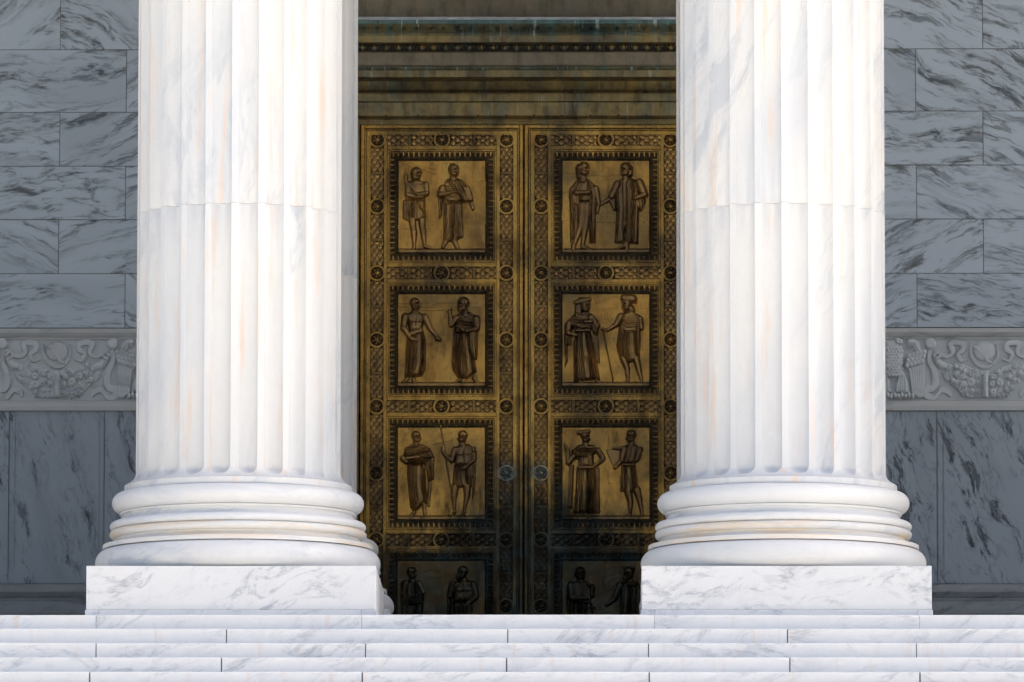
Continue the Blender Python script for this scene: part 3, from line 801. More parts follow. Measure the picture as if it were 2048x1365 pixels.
def tongues(m, x0, x1, zc, size, horizontal, sgn):
    """a row of egg-and-dart along one side of a panel frame"""
    L = x1-x0; n = max(3, int(round(L/(size*0.95)))); p = L/n
    for i in range(n):
        c = x0+(i+0.5)*p
        def P(u, v, h):  # u along, v across (towards the field positive)
            return (c+u, YD-h, zc-sgn*v) if horizontal else (zc+sgn*v, YD-h, c+u)
        # egg
        rows = []
        for a in range(5):
            t = a/4; vv = size*(-0.48+0.9*t)
            w_ = p*0.30*sqrt(max(0.02, 1-(max(0, t-0.25)/0.78)**2))
            rows.append([P(u*w_, vv, 0.004+0.019*sqrt(max(0, 1-u*u))*(1-0.5*t)) for u in (-1,-0.6,0,0.6,1)])
        m.grid(rows)
        # dart between
        u0 = p/2
        b = len(m.v)
        m.v += [P(u0-p*0.10, -size*0.48, 0.004), P(u0+p*0.10, -size*0.48, 0.004), P(u0, size*0.45, 0.003), P(u0, -size*0.40, 0.015)]
        m.f += [(b, b+3, b+2), (b+3, b+1, b+2), (b, b+1, b+3)]

def text_mesh(word, cx, cz, h, y, parent, mat):
    cu = bpy.data.curves.new('inscription', 'FONT'); cu.body = word; cu.align_x = 'CENTER'; cu.align_y = 'CENTER'
    cu.size = h/0.7; cu.extrude = 0.0015; cu.resolution_u = 2; cu.space_character = 1.15
    tmp = bpy.data.objects.new('tmp', cu); C.objects.link(tmp)
    dg = bpy.context.evaluated_depsgraph_get()
    me = bpy.data.meshes.new_from_object(tmp.evaluated_get(dg))
    bpy.data.objects.remove(tmp); bpy.data.curves.remove(cu)
    me.name = 'inscription'; me.materials.clear()
    o = link('inscription', me, mat, parent); o.rotation_euler.x = pi/2; o.location = (cx, y, cz); return o

FIG = {}
c_, p_ = (lambda *a: ('c',)+a), (lambda pts, hz=0.024, rnd=26, nf=0, amp=0.0, sl=0.0: ('p', pts, hz, rnd, nf, amp, sl))
T, B_ = 0.012, 0.004
FIG['L0'] = ((710,240,4.265), [
  [c_(520,462,46,517,495,38,T), c_(540,480,12,548,500,8,0.03), c_(515,510,22,515,545,26,B_),
   p_([(450,550),(482,525),(560,525),(610,555),(606,650),(592,705),(490,695),(447,640)],0.026,34,5,0.008,0.8),
   c_(455,560,26,446,650,22,T), c_(446,650,21,500,668,16,0.02), c_(603,562,24,608,640,22,T), c_(608,640,20,540,652,16,0.02),
   p_([(442,685),(598,692),(605,868),(450,876)],0.024,24,7,0.012,0.05), p_([(405,695),(452,680),(458,880),(402,850)],0.014,14,3,0.006),
   p_([(520,690),(598,700),(590,800),(545,770)],0.034,18,3,0.008,0.6),
   c_(485,865,30,498,965,23,B_), c_(500,965,27,505,1080,13,B_), c_(505,1088,16,498,1110,14,B_),
   c_(568,865,30,575,955,24,B_), c_(578,958,26,590,1070,13,B_), c_(592,1085,15,640,1105,11,B_), c_(432,490,14,440,690,10,0.02)],
  [c_(838,430,44,842,462,37,T), c_(872,452,10,876,470,7,0.028), c_(835,490,24,830,530,28,B_),
   p_([(770,520),(800,505),(880,505),(938,545),(950,640),(920,720),(752,720),(738,600)],0.024,36,6,0.010,-0.7),
   p_([(780,520),(900,515),(948,560),(1005,705),(930,722),(860,640),(800,570)],0.034,22,6,0.010,0.9),
   p_([(752,712),(915,716),(925,1010),(850,1052),(750,1052)],0.028,40,7,0.013,0.35), p_([(703,640),(752,615),(742,820),(718,862)],0.018,14,2,0.008),
   c_(950,600,28,985,690,24,0.015), c_(985,700,18,1005,770,13,0.008), c_(745,600,32,725,650,28,T), c_(725,652,24,800,640,15,0.026),
   c_(772,1050,20,748,1092,15,B_), c_(850,1050,22,872,1102,17,B_)]])
FIG['R0'] = ((1030,240,4.265), [
  [c_(588,418,45,592,455,36,T), c_(560,430,44,546,492,22,B_), c_(622,440,9,628,458,6,0.028), c_(580,490,26,580,530,30,B_),
   p_([(540,520),(630,520),(632,720),(550,742)],0.022,30,3,0.005,0.2),
   p_([(458,600),(540,508),(572,560),(548,700),(538,1022),(502,1020),(470,1060),(465,800)],0.026,24,4,0.012,0.05),
   p_([(620,508),(680,560),(716,660),(690,770),(692,1060),(635,1066),(630,800),(612,640)],0.026,22,4,0.012,0.0),
   p_([(455,630),(560,628),(552,762),(502,745)],0.034,26,3,0.008,0.3), c_(520,640,20,630,635,15,0.034), c_(690,600,26,715,720,18,T), c_(710,740,18,700,800,13,T),
   c_(575,740,42,566,895,31,B_), c_(566,900,33,515,1050,17,B_), c_(612,740,40,605,890,32,B_), c_(605,895,31,576,1080,15,B_),
   c_(576,1095,16,640,1116,12,B_), c_(502,1070,22,496,1120,17,B_)],
  [c_(945,422,44,938,460,36,T), c_(972,430,34,978,470,28,B_), c_(908,448,9,904,462,6,0.028), c_(946,490,26,946,530,30,B_),
   p_([(850,560),(900,510),(990,505),(1050,530),(1062,640),(1055,1072),(850,1062),(862,800)],0.026,30,9,0.014,0.0),
   p_([(905,520),(965,520),(955,900),(930,1060),(915,760)],0.030,20,0), c_(872,560,28,822,670,24,0.018),
   p_([(798,705),(860,648),(866,780),(842,792)],0.026,16,2,0.006), c_(800,692,18,735,730,13,T),
   c_(1062,545,32,1108,650,28,0.018), c_(1104,655,26,1030,682,15,0.026), p_([(1010,690),(1112,640),(1120,720),(1076,804)],0.026,20,3,0.01,0.5),
   c_(935,1050,22,940,1085,16,B_), c_(930,1085,14,872,1112,10,B_), c_(958,1070,18,956,1122,16,B_)]])
FIG['L1'] = ((710,540,4.874), [
  [c_(582,332,45,590,372,36,T), c_(622,355,9,630,372,6,0.028), c_(580,400,26,585,428,34,B_),
   p_([(480,445),(540,420),(630,420),(685,452),(668,540),(652,615),(520,625),(515,520)],0.030,50), ('d',555.0,524.0,34.0,7.48,0.005), ('d',630.0,524.0,34.0,7.48,0.005), ('d',592.5,520.6,5.44,64.6,0.005),
   c_(490,470,36,472,570,26,T), c_(470,580,27,540,670,19,0.02), c_(552,685,22,592,697,17,0.026), c_(680,470,31,735,590,22,T), c_(735,590,22,800,660,17,T), c_(802,680,25,826,692,20,T),
   p_([(500,640),(668,595),(692,700),(690,920),(640,1052),(480,1052),(490,850)],0.030,44,7,0.016,0.5),
   p_([(520,620),(660,575),(672,625),(520,670)],0.036,18,0), p_([(660,620),(692,690),(690,980),(652,1060),(640,900)],0.022,14,2,0.01),
   c_(510,1070,20,478,1102,17,B_), c_(570,1070,18,578,1106,15,B_)],
  [c_(1058,335,54,1045,385,44,T), c_(1050,390,34,1030,410,20,0.022), c_(1075,420,28,1080,450,34,B_),
   p_([(985,450),(1040,415),(1120,420),(1190,460),(1202,580),(1120,625),(970,622)],0.030,44,7,0.012,0.8),
   c_(990,480,28,940,550,24,T), c_(935,540,24,925,430,18,T), c_(920,420,20,932,398,14,T), c_(1185,490,32,1190,580,28,0.018), c_(1185,590,24,1090,612,17,0.028),
   p_([(965,618),(1110,618),(1160,850),(1190,1000),(1100,1072),(1000,1062),(945,980),(960,800)],0.030,44,8,0.016,0.7),
   p_([(1110,600),(1202,580),(1195,880),(1150,902),(1120,760)],0.034,18,3,0.01), c_(1030,1080,16,978,1106,13,B_), c_(1160,1060,20,1192,1112,15,B_), c_(968,500,7,945,960,6,0.012)]])
FIG['R1'] = ((1030,540,4.876), [
  [c_(600,335,26,722,302,20,0.02), c_(640,320,34,690,315,30,0.012), c_(690,350,42,690,388,38,T), c_(622,360,34,620,425,36,B_), c_(722,365,8,726,380,6,0.028),
   p_([(490,520),(600,420),(720,420),(822,512),(740,605),(580,605)],0.030,44,7,0.010,0.6), p_([(478,540),(560,520),(560,640),(540,750),(512,742),(520,900),(488,970),(480,700)],0.018,16,4,0.008),
   c_(740,480,36,800,560,30,T), p_([(735,540),(828,528),(812,642),(760,632)],0.030,20,2,0.008), c_(742,520,20,690,525,17,0.034), c_(530,540,34,512,620,26,T), c_(520,630,22,602,656,17,0.026),
   p_([(590,598),(736,598),(800,900),(832,1082),(570,1102),(570,720)],0.030,40,9,0.018,0.0), p_([(575,590),(740,590),(740,622),(580,622)],0.036,10,0),
   p_([(742,640),(812,640),(832,930),(792,905)],0.014,12,3,0.006), c_(620,1090,16,650,1116,13,B_), c_(800,1092,20,852,1126,12,B_)],
  [c_(1062,290,34,1150,300,40,0.014), c_(1050,330,10,1180,330,12,0.02), c_(1090,335,40,1082,375,38,T), c_(1070,395,22,1068,410,14,0.02), c_(1130,390,34,1140,410,30,B_),
   p_([(1030,440),(1120,400),(1220,460),(1242,560),(1182,625),(1008,625)],0.028,44,5,0.010,0.5), p_([(1008,600),(1202,600),(1222,860),(1120,922),(1020,882),(985,760)],0.030,44,7,0.016,0.6),
   c_(1030,470,34,985,550,25,T), c_(980,550,23,910,595,17,T), c_(900,600,18,848,590,12,T), c_(1220,490,27,1235,580,22,T), p_([(1180,430),(1232,462),(1222,805),(1180,802)],0.034,16,3,0.01),
   c_(1060,880,36,1098,980,25,B_), c_(1095,980,27,1102,1090,13,B_), c_(1180,870,34,1210,990,27,B_), c_(1210,990,27,1236,1100,13,B_), c_(1100,1100,14,1042,1116,11,B_), c_(1236,1106,18,1272,1121,12,B_), c_(862,610,5,960,1108,5,0.010)]])
FIG['L2'] = ((710,800,5.054), [
  [c_(618,368,43,626,405,35,T), c_(660,395,9,664,412,6,0.028), c_(615,425,24,615,458,30,B_),
   p_([(508,490),(580,450),(680,450),(762,492),(808,582),(720,662),(500,642),(478,600)],0.034,40,9,0.012,-0.9), p_([(702,600),(806,588),(802,812),(742,822)],0.022,20,3,0.012),
   p_([(530,640),(712,655),(722,900),(745,1050),(700,1052),(660,1100),(600,1132),(560,1092),(530,800)],0.030,44,6,0.014,0.4), c_(490,600,30,522,630,26,0.018), c_(530,602,20,642,590,13,0.032),
   c_(600,1140,20,568,1180,17,B_), c_(700,1060,20,712,1172,17,B_), p_([(740,822),(780,822),(762,1085),(728,1082)],0.014,10,2,0.006)],
  [c_(1092,366,46,1080,405,37,T), c_(1046,398,9,1042,412,6,0.026), c_(1095,420,28,1085,460,32,B_),
   p_([(1008,480),(1060,458),(1150,450),(1222,492),(1192,640),(1162,685),(1008,675)],0.030,50), ('d',1060.0,572.0,42.0,9.24,0.005), ('d',1140.0,567.0,42.0,9.24,0.005), ('d',1100.0,567.8,6.72,79.8,0.005),
   p_([(1000,675),(1162,655),(1192,880),(985,902)],0.028,30,8,0.015,0.1), p_([(1180,680),(1226,640),(1216,950),(1188,1015)],0.014,14,3,0.008), p_([(1160,470),(1225,480),(1228,545),(1180,550)],0.036,16,3,0.008),
   c_(1010,510,28,980,620,24,T), c_(980,620,22,902,550,17,T), c_(890,530,16,890,480,13,T), c_(1202,530,28,1206,610,24,T), c_(1200,620,22,1120,690,17,0.02), c_(1112,695,23,1090,700,18,0.028),
   c_(1016,880,37,1005,980,28,B_), c_(1000,980,29,1010,1110,13,B_), c_(1135,880,37,1135,980,28,B_), c_(1135,980,29,1110,1110,13,B_), c_(1010,1130,18,988,1172,13,B_), c_(1110,1130,18,1088,1172,13,B_), c_(870,282,7,985,1000,5,0.014), c_(868,275,13,872,300,9,0.014)]])
FIG['R2'] = ((1030,800,5.056), [
  [c_(645,340,22,742,330,22,0.014), c_(708,372,43,716,406,35,T), c_(750,395,9,756,412,6,0.028), c_(712,430,26,712,465,32,B_),
   p_([(640,540),(792,520),(802,685),(640,692)],0.026,40,4,0.006), p_([(568,520),(640,460),(790,460),(862,522),(800,562),(720,602),(600,612)],0.036,34,7,0.012,0.5),
   c_(590,580,28,540,640,26,T), c_(540,630,24,530,510,18,T), c_(520,500,18,505,460,13,T), c_(840,520,30,890,600,24,T), c_(886,610,22,802,680,17,0.018),
   p_([(620,688),(802,688),(832,1152),(580,1152),(610,950)],0.030,40,9,0.018,0.1), p_([(628,678),(802,678),(802,706),(628,706)],0.036,8,0),
   p_([(545,660),(600,660),(580,1112),(535,1092)],0.012,12,3,0.007), p_([(802,690),(856,690),(862,1152),(822,1152)],0.012,12,3,0.007), c_(600,1160,20,578,1186,15,B_), c_(710,1160,20,742,1192,15,B_)],
  [c_(1175,362,47,1163,402,36,T), c_(1128,390,9,1122,405,6,0.026), c_(1180,430,27,1176,462,32,B_),
   p_([(1100,480),(1150,450),(1230,460),(1272,512),(1212,662),(1080,662)],0.030,44,4,0.008,0.3), p_([(1075,660),(1216,660),(1252,912),(1190,932),(1060,932)],0.030,36,6,0.014,0.1), p_([(1078,650),(1214,650),(1216,678),(1078,678)],0.034,8,0),
   c_(1105,510,34,1080,620,25,0.018), c_(1080,620,23,1010,690,17,T), c_(1262,512,29,1232,610,24,T), c_(1080,500,18,990,495,13,T), p_([(918,510),(1086,500),(1082,600),(1010,702),(985,672)],0.010,6,0),
   c_(1140,920,39,1165,1030,29,B_), c_(1165,1030,29,1165,1150,15,B_), c_(1230,910,37,1260,1020,28,B_), c_(1260,1020,27,1285,1160,15,B_), c_(1165,1165,18,1078,1186,12,B_), c_(1286,1170,18,1292,1192,13,B_)]])
FIG['L3'] = ((700,1040,5.689), [
  [c_(708,588,52,716,632,43,T), c_(758,610,10,764,630,7,0.028), c_(715,660,30,715,700,36,B_), p_([(600,692),(680,678),(790,700),(852,850),(835,1060),(850,1420),(590,1420),(582,1080),(592,800)],0.028,50,7,0.014,0.2),
   p_([(650,870),(852,830),(840,960),(660,980)],0.038,30,5,0.012,0.9), p_([(582,700),(650,690),(640,1080),(575,1090)],0.020,16,3,0.008), c_(640,720,40,612,860,30,T), c_(790,722,32,838,820,27,T), c_(640,1420,24,620,1480,20,B_), c_(780,1420,24,790,1480,20,B_)],
  [c_(1290,578,54,1272,628,45,T), c_(1230,640,24,1230,665,16,0.02), c_(1295,660,34,1300,700,40,B_), p_([(1170,722),(1240,680),(1370,680),(1442,762),(1402,935),(1180,935)],0.032,60), ('d',1250.0,818.0,48.0,10.56,0.005), ('d',1345.0,813.0,48.0,10.56,0.005), ('d',1297.5,813.2,7.68,91.19999999999999,0.005),
   c_(1402,735,42,1440,860,33,T), c_(1436,870,32,1332,962,24,0.018), c_(1178,735,40,1142,860,33,T), p_([(1168,930),(1402,920),(1402,1080),(1412,1450),(1158,1450),(1180,1080)],0.032,50,8,0.016,0.4), p_([(1115,850),(1165,840),(1160,1090),(1112,1090)],0.018,16,2,0.008), c_(1220,1450,24,1200,1490,20,B_), c_(1350,1450,24,1370,1490,20,B_)]])
FIG['R3'] = ((1020,1040,5.689), [
  [c_(800,588,53,806,640,43,T), c_(760,610,30,770,640,24,B_), c_(805,665,32,805,700,38,B_), p_([(680,722),(740,690),(880,690),(942,782),(932,900),(720,922)],0.032,55,4,0.006,0.3), p_([(642,760),(690,740),(700,1060),(670,1090),(640,1000)],0.018,16,3,0.008),
   c_(690,742,42,702,870,36,T), c_(712,890,36,900,880,24,0.02), c_(932,762,32,936,860,26,T), p_([(710,925),(930,925),(962,1080),(962,1450),(690,1450)],0.030,44,8,0.016,0.1), c_(906,800,9,906,1000,8,0.03), c_(842,992,7,970,992,7,0.034), c_(780,1450,22,770,1490,18,B_), c_(880,1450,22,890,1490,18,B_)],
  [c_(1355,590,54,1338,642,47,T), c_(1302,545,17,1402,545,17,0.018), c_(1310,660,30,1305,690,22,0.02), c_(1360,660,36,1360,700,42,B_), p_([(1250,722),(1320,680),(1450,690),(1502,800),(1482,1450),(1230,1450)],0.030,55,8,0.014,0.2),
   p_([(1270,700),(1450,700),(1440,770),(1330,760)],0.040,26,5,0.01), c_(1250,742,40,1192,880,31,T), c_(1192,890,28,1100,960,19,T), c_(1300,1450,22,1290,1490,18,B_), c_(1420,1450,22,1430,1490,18,B_)]])
HEADS = {'L0': [(519,475,44,1),(840,446,42,1)], 'R0': [(590,436,42,1),(942,440,42,-1)], 'L1': [(586,350,43,1),(1052,358,51,-1)],
         'R1': [(690,366,42,1),(1086,352,40,-1)], 'L2': [(622,385,40,1),(1086,385,42,-1)], 'R2': [(712,388,40,1),(1169,380,43,-1)],
         'L3': [(712,608,48,1),(1281,600,50,-1)], 'R3': [(803,612,48,1),(1346,614,50,-1)]}
HATS = {('R1',0), ('R1',1), ('R2',0), ('R3',1)}
def head_prims(x, y, r, d, hat, seed):
    q = random.Random(seed); out = []
    out.append(c_(x+d*0.62*r, y-0.20*r, 0.13*r, x+d*0.74*r, y+0.22*r, 0.15*r, 0.026))          # nose
    out.append(c_(x-d*0.28*r, y+0.0*r, 0.13*r, x-d*0.28*r, y+0.22*r, 0.11*r, 0.036))             # ear
    out.append(c_(x+d*0.28*r, y+0.78*r, 0.24*r, x+d*0.5*r, y+0.72*r, 0.2*r, 0.020))              # chin
    out += [('d', x+d*0.34*r, y-0.08*r, 0.20*r, 0.13*r, 0.014), ('d', x+d*0.66*r, y-0.10*r, 0.10*r, 0.12*r, 0.010), ('d', x+d*0.52*r, y+0.47*r, 0.24*r, 0.07*r, 0.010),
            ('d', x+d*0.05*r, y+0.45*r, 0.16*r, 0.2*r, 0.006)]
    if not hat:
        for k in range(26):     # locks of hair over the crown and down the nape
            a = radians(q.uniform(-62, 165)); rr_ = r*q.uniform(0.45, 1.0)
            out.append(c_(x-d*sin(a)*rr_*0.95, y-0.18*r-cos(a)*rr_*0.95, r*q.uniform(0.12,0.18), x-d*sin(a+0.16)*rr_, y-0.18*r-cos(a+0.16)*rr_+0.06*r, r*0.10, 0.020+0.018*(1-rr_/r)))
    return out
WORDS = {'R0': [('STORY',456,382,24),('MARSHALL',1070,382,24)], 'L1': [('SCHOLAR',752,272,24),('JULIAN',935,272,24)],
         'R1': [('COKE',542,278,26),('JAMES',1250,282,26)], 'L2': [('PRAETOR',770,306,26)]}
# faint scenery behind the figures: boxes (x0,y0,x1,y1) as low slabs and lines (x0,y0,x1,y1) as thin bars, zoomed units
SCENE = {'L0': ([(620,560,690,880),(1040,550,1060,880),(1075,540,1095,880),(1105,530,1115,880),(362,900,470,940),(600,900,690,935),(930,885,1115,900)], [(400,360,690,440),(400,380,690,470),(450,400,450,560),(620,1000,690,960),(1030,548,1118,520)]),
         'R0': ([(730,790,900,880),(760,820,800,880),(1060,790,1130,875),(395,780,460,870),(740,600,790,700)], [(395,460,560,480),(640,480,800,492),(800,492,870,470),(870,470,905,500),(395,640,450,625),(700,885,850,890)]),
         'L1': ([(415,325,1200,338),(415,372,1200,380),(415,400,980,408),(640,340,650,372),(690,340,700,372),(740,340,750,372),(790,340,800,372),(840,340,850,372),(890,340,900,372),(730,410,745,720),(690,415,700,600),(1215,380,1230,770)], [(410,735,500,735),(690,735,760,735),(410,935,480,935),(1180,240,1260,290)]),
         'R1': ([(790,380,1010,392),(800,400,815,510),(840,400,850,510),(870,400,900,500),(930,400,945,510),(790,520,1010,530),(840,620,980,630),(930,640,960,760),(1240,640,1310,780),(1230,380,1310,390)], [(790,350,1000,270),(790,330,1000,255),(850,560,850,620),(460,290,500,290),(470,330,520,330)]),
         'L2': ([(820,480,830,740),(850,480,862,740),(880,600,890,740),(950,480,960,740),(490,400,498,1050)], [(700,440,1100,290),(760,470,1050,390),(420,500,500,380),(500,380,620,280),(810,760,900,770),(1220,780,1310,770),(810,800,890,808)]),
         'R2': ([(935,320,945,500),(980,320,990,500),(1030,320,1040,480),(945,690,1000,850),(470,340,480,600)], [(900,420,930,320),(930,320,960,420),(1000,420,1030,330),(1030,330,1060,420),(490,340,540,300),(540,300,600,340),(1270,500,1360,500),(1270,600,1360,600)]),
         'L3': ([(850,730,980,738),(850,740,860,1040),(980,740,990,1040),(880,640,1140,650),(1060,740,1110,1040),(850,1030,1110,1040),(1465,560,1475,1080)], [(790,610,940,565),(940,565,1140,625)]),
         'R3': ([(1060,470,1080,960),(1055,980,1115,1060)], [(1090,500,1160,480),(1090,560,1290,520),(1095,640,1240,590),(1100,720,1220,650),(1110,810,1200,740),(860,500,1040,500),(610,490,720,520),(720,520,800,490)])}

def make_leaf(side):
    global LX, RING_ME, ROS_ME
    ctr = 883.2 if side == 'L' else 1211.8
    LX = dpx(ctr); ztop, zbot = dz(251), dz(1376)
    base = Vector((LX, YD, zbot))
    root = empty('door_leaf', base, ('left' if side == 'L' else 'right') + ' leaf of the gilded bronze double door with four relief panels', 'door', 'bronze door leaves')
    def fin(o): o.parent = root; o.location = o.location-base; return o
    hw = 163.0
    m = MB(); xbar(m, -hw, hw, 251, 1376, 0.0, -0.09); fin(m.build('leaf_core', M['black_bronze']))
    m = MB(); frame_ring(m, -hw, hw, 251, 1376, 7.5, 0.034, 0.0005, 0.006); fin(m.build('outer_border', M['bronze']))
    m = MB(); frame_ring(m, -hw+9, hw-9, 260, 1367, 2.2, 0.028, 0.0005, 0.002); fin(m.build('border_bead', M['bronze']))
    m = MB(); frame_ring(m, -hw+12.2, hw-12.2, 263, 1364, 8.0, 0.0225, 0.0005, 0.002)
    # stiles beside the leaf strips and rails above and below each panel
    for s in (-1, 1): xbar(m, *sorted((s*109.5, s*116.2)), 271, 1356, 0.0225, 0.0005, 0.002)
    fin(m.build('stile_frame', M['bronze']))
    for k in range(5):
        y = ROWY[2*k]
        m = MB()
        if k > 0: xbar(m, -109.3, 109.3, y-20, y-12.3, 0.0225, 0.0005, 0.002)
        if k < 4: xbar(m, -109.3, 109.3, y+12.3, y+20, 0.0225, 0.0005, 0.002)
        fin(m.build('rail', M['bronze']))
    # strips of overlapping leaves between the rosettes
    for s in (-1, 1):
        for k in range(8):
            ya, yb = ROWY[k]+15.5, ROWY[k+1]-15.5
            x0, x1 = LX+(s*129.6-12.2)*PXM, LX+(s*129.6+12.2)*PXM
            m = MB(); zm = (dz(ya)+dz(yb))/2
            leaf_scales(m, x0, x1, dz(yb), zm-0.012); leaf_scales(m, x0, x1, zm+0.012, dz(ya))
            for q in (-0.008, 0.0, 0.008): m.box(x0+0.001, x1-0.001, YD-0.013, YD-0.0005, zm+q-0.0025, zm+q+0.0025)
            fin(m.build('leaf_strip', M['strip'], smooth=30, kind='stuff'))
    for k in range(5):
        y = ROWY[2*k]
        for s in (-1, 1):
            m = MB(); x0, x1 = LX+(s*64.8-47.5)*PXM, LX+(s*64.8+47.5)*PXM; xm = (x0+x1)/2
            leaf_scales(m, x0, xm-0.012, dz(y+12), dz(y-12), False); leaf_scales(m, xm+0.012, x1, dz(y+12), dz(y-12), False)
            for q in (-0.008, 0.0, 0.008): m.box(xm+q-0.0025, xm+q+0.0025, YD-0.013, YD-0.0005, dz(y+12)+0.001, dz(y-12)-0.001)
            fin(m.build('leaf_strip', M['strip'], smooth=30, kind='stuff'))
    # rosettes
    spots = [(s*129.6, ROWY[k]) for s in (-1, 1) for k in range(9)] + [(0, ROWY[2*k]) for k in range(5)]
    for x, y in spots:
        loc = Vector((LX+x*PXM, YD-0.0015, dz(y)))-base
        if ROS_ME is None:
            o = ros_m.build('rosette', M['strip'], root, None, smooth=40); o.location = loc; ROS_ME = o.data
            q = ring_m.build('rosette_ring', M['bronze'], o, None, smooth=40); RING_ME = q.data
        else:
            o = inst('rosette', ROS_ME, root, loc); inst('rosette_ring', RING_ME, o, (0,0,0))
    # the four relief panels
    for k in range(4):
        y0 = ROWY[2*k]; key = side+str(k)
        F0, F1 = y0+42, y0+225
        pm = MB(); xbar(pm, -86.6, 86.6, F0+0.6, F1-0.2, 0.0035, 0.0)
        pl = Vector((LX, YD, dz((F0+F1)/2)))
        panel = pm.build('relief_panel', M['relief'], root, pl); panel.location = pl-base
        def sub(o): o.parent = panel; o.location = o.location-pl; return o
        m = MB(); frame_ring(m, -109.2, 109.2, y0+20.6, y0+246.5, 3.2, 0.0245, 0.0005, 0.002); frame_ring(m, -105.0, 105.0, y0+24.8, y0+242.4, 1.6, 0.020, 0.0005, 0.001)
        sub(m.build('panel_frame', M['bronze']))
        m = MB()
        xa, xb = LX-103*PXM, LX+103*PXM
        tongues(m, xa, xb, dz(y0+31.0), 11*PXM, True, 1); tongues(m, xa, xb, dz(y0+236.2), 11*PXM, True, -1)
        za, zb_ = dz(y0+232), dz(y0+35)
        tongues(m, za, zb_, LX-97.5*PXM, 11*PXM, False, 1); tongues(m, za, zb_, LX+97.5*PXM, 11*PXM, False, -1)
        sub(m.build('egg_moulding', M['strip'], smooth=50, kind='stuff'))
        m = MB(); frame_ring(m, -91.8, 91.8, y0+37.0, y0+230.2, 2.0, 0.021, 0.0005, 0.001)
        # pearl beads along the inner edge
        for (a, b, yy, hor) in ((-90,90,y0+40.4,True),(-90,90,y0+227.0,True),(y0+42,y0+226,-88.6,False),(y0+42,y0+226,88.6,False)):
            nb = int((b-a)/4.4)
            for i in range(nb):
                t = a+(b-a)*(i+0.5)/nb
                if hor: cx, cz = LX+t*PXM, dz(yy)
                else: cx, cz = LX+yy*PXM, dz(t)
                rb = 1.75*PXM
                annulus(m, cx, cz, [(rb,YD-0.001),(rb,YD-0.009),(rb*0.7,YD-0.0145),(rb*0.02,YD-0.0165)], 6)
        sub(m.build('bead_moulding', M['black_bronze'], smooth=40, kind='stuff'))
        ox, oy, sc = FIG[key][0]
        ddx = 0.0
        def tw(X, Y, ox=ox, oy=oy, sc=sc):
            return dpx(ox+X/sc), P_Z0+(oy+Y/sc)*P_Z1
        # ledge the figures stand on
        m = MB(); zl = dz(F1-7)
        m.prof_x([(YD-0.001, zl+0.004), (YD-0.020, zl-0.004), (YD-0.030, zl-0.014), (YD-0.030, dz(F1+0.5)), (YD-0.001, dz(F1+0.5))], LX-86.5*PXM, LX+86.5*PXM)
        sub(m.build('ground_ledge', M['figure']))
        m = MB(); bx_, ln_ = SCENE[key]
        for qi, (a, b, c2, d2) in enumerate(bx_):
            (wa, za), (wb, zb2) = tw(a, b), tw(c2, d2)
            m.box(wa, wb, YD-0.0095-0.0004*qi, YD-0.0005, zb2, za, 0.0015)
        for (a, b, c2, d2) in ln_:
            (wa, za), (wb, zb2) = tw(a, b), tw(c2, d2)
            d = Vector((wb-wa, 0, zb2-za)); n_ = Vector((-d.z, 0, d.x)).normalized()*0.0022
            bb = len(m.v)
            for (ex, ez) in ((wa, za), (wb, zb2)):
                for sgn in (-1, 1):
                    m.v.append((ex+sgn*n_.x, YD-0.0005, ez+sgn*n_.z))
                m.v.append((ex, YD-0.0085, ez))
            m.f += [(bb, bb+2, bb+5, bb+3), (bb+2, bb+1, bb+4, bb+5), (bb, bb+1, bb+2), (bb+3, bb+5, bb+4)]
        sub(m.build('background_scenery', M['relief'], kind='stuff'))
        for fi, prims in enumerate(FIG[key][1]):
            hx, hy, hr, hd = HEADS[key][fi]
            prims = [fatten(q) for q in prims]+head_prims(hx, hy, hr, hd, (key,fi) in HATS, hx)
            o = relief(prims, tw, PXM/sc, 3.4, YD-0.001, 'relief_figure', M['figure'], panel, pl, 1, 2.0)
        for (word, cx, cy, hh) in WORDS.get(key, []):
            a, b = tw(cx, cy)
            o = text_mesh(word, a-pl.x, b-pl.z, hh*0.8/sc*PXM, YD-0.003-pl.y, panel, M['figure'])
    return root
def fatten(q):
    if q[0] == 'c': return ('c', q[1], q[2], q[3]*1.10+1, q[4], q[5], q[6]*1.10+1)+q[7:]
    return q
P_Z0 = dz(0); P_Z1 = (dz(1000)-dz(0))/1000.0
for side in ('L', 'R'): make_leaf(side)

# ------------------------------------------------------------------ bronze door surround: jambs, lintel, cornice
XS0, XS1 = XC-1.765, XC+1.765
sur = empty('door_surround', (XC, YD, FLOOR), 'weathered bronze cornice, lintel and jambs framing the double door', 'door frame')
sb = Vector((XC, YD, FLOOR))
def sfin(o): o.parent = sur; o.location = o.location-sb; return o
def band(name, pts, mat, x0=XS0, x1=XS1, back=YD+0.1, smooth=30):
    """horizontal moulding: (projection before the leaf face, picture row) from top to bottom"""
    pr = [(YD-d, zz(y, YD-d)) for d, y in pts]
    pr = [(back, pr[0][1])]+pr+[(back, pr[-1][1])]
    return sfin(MB().prof_x(pr, x0, x1).build(name, mat, smooth=smooth))
PJ = 0.50   # how far the cornice stands before the leaves
band('transom_panel', [(0.10,-45),(0.10,34)], M['grime'])
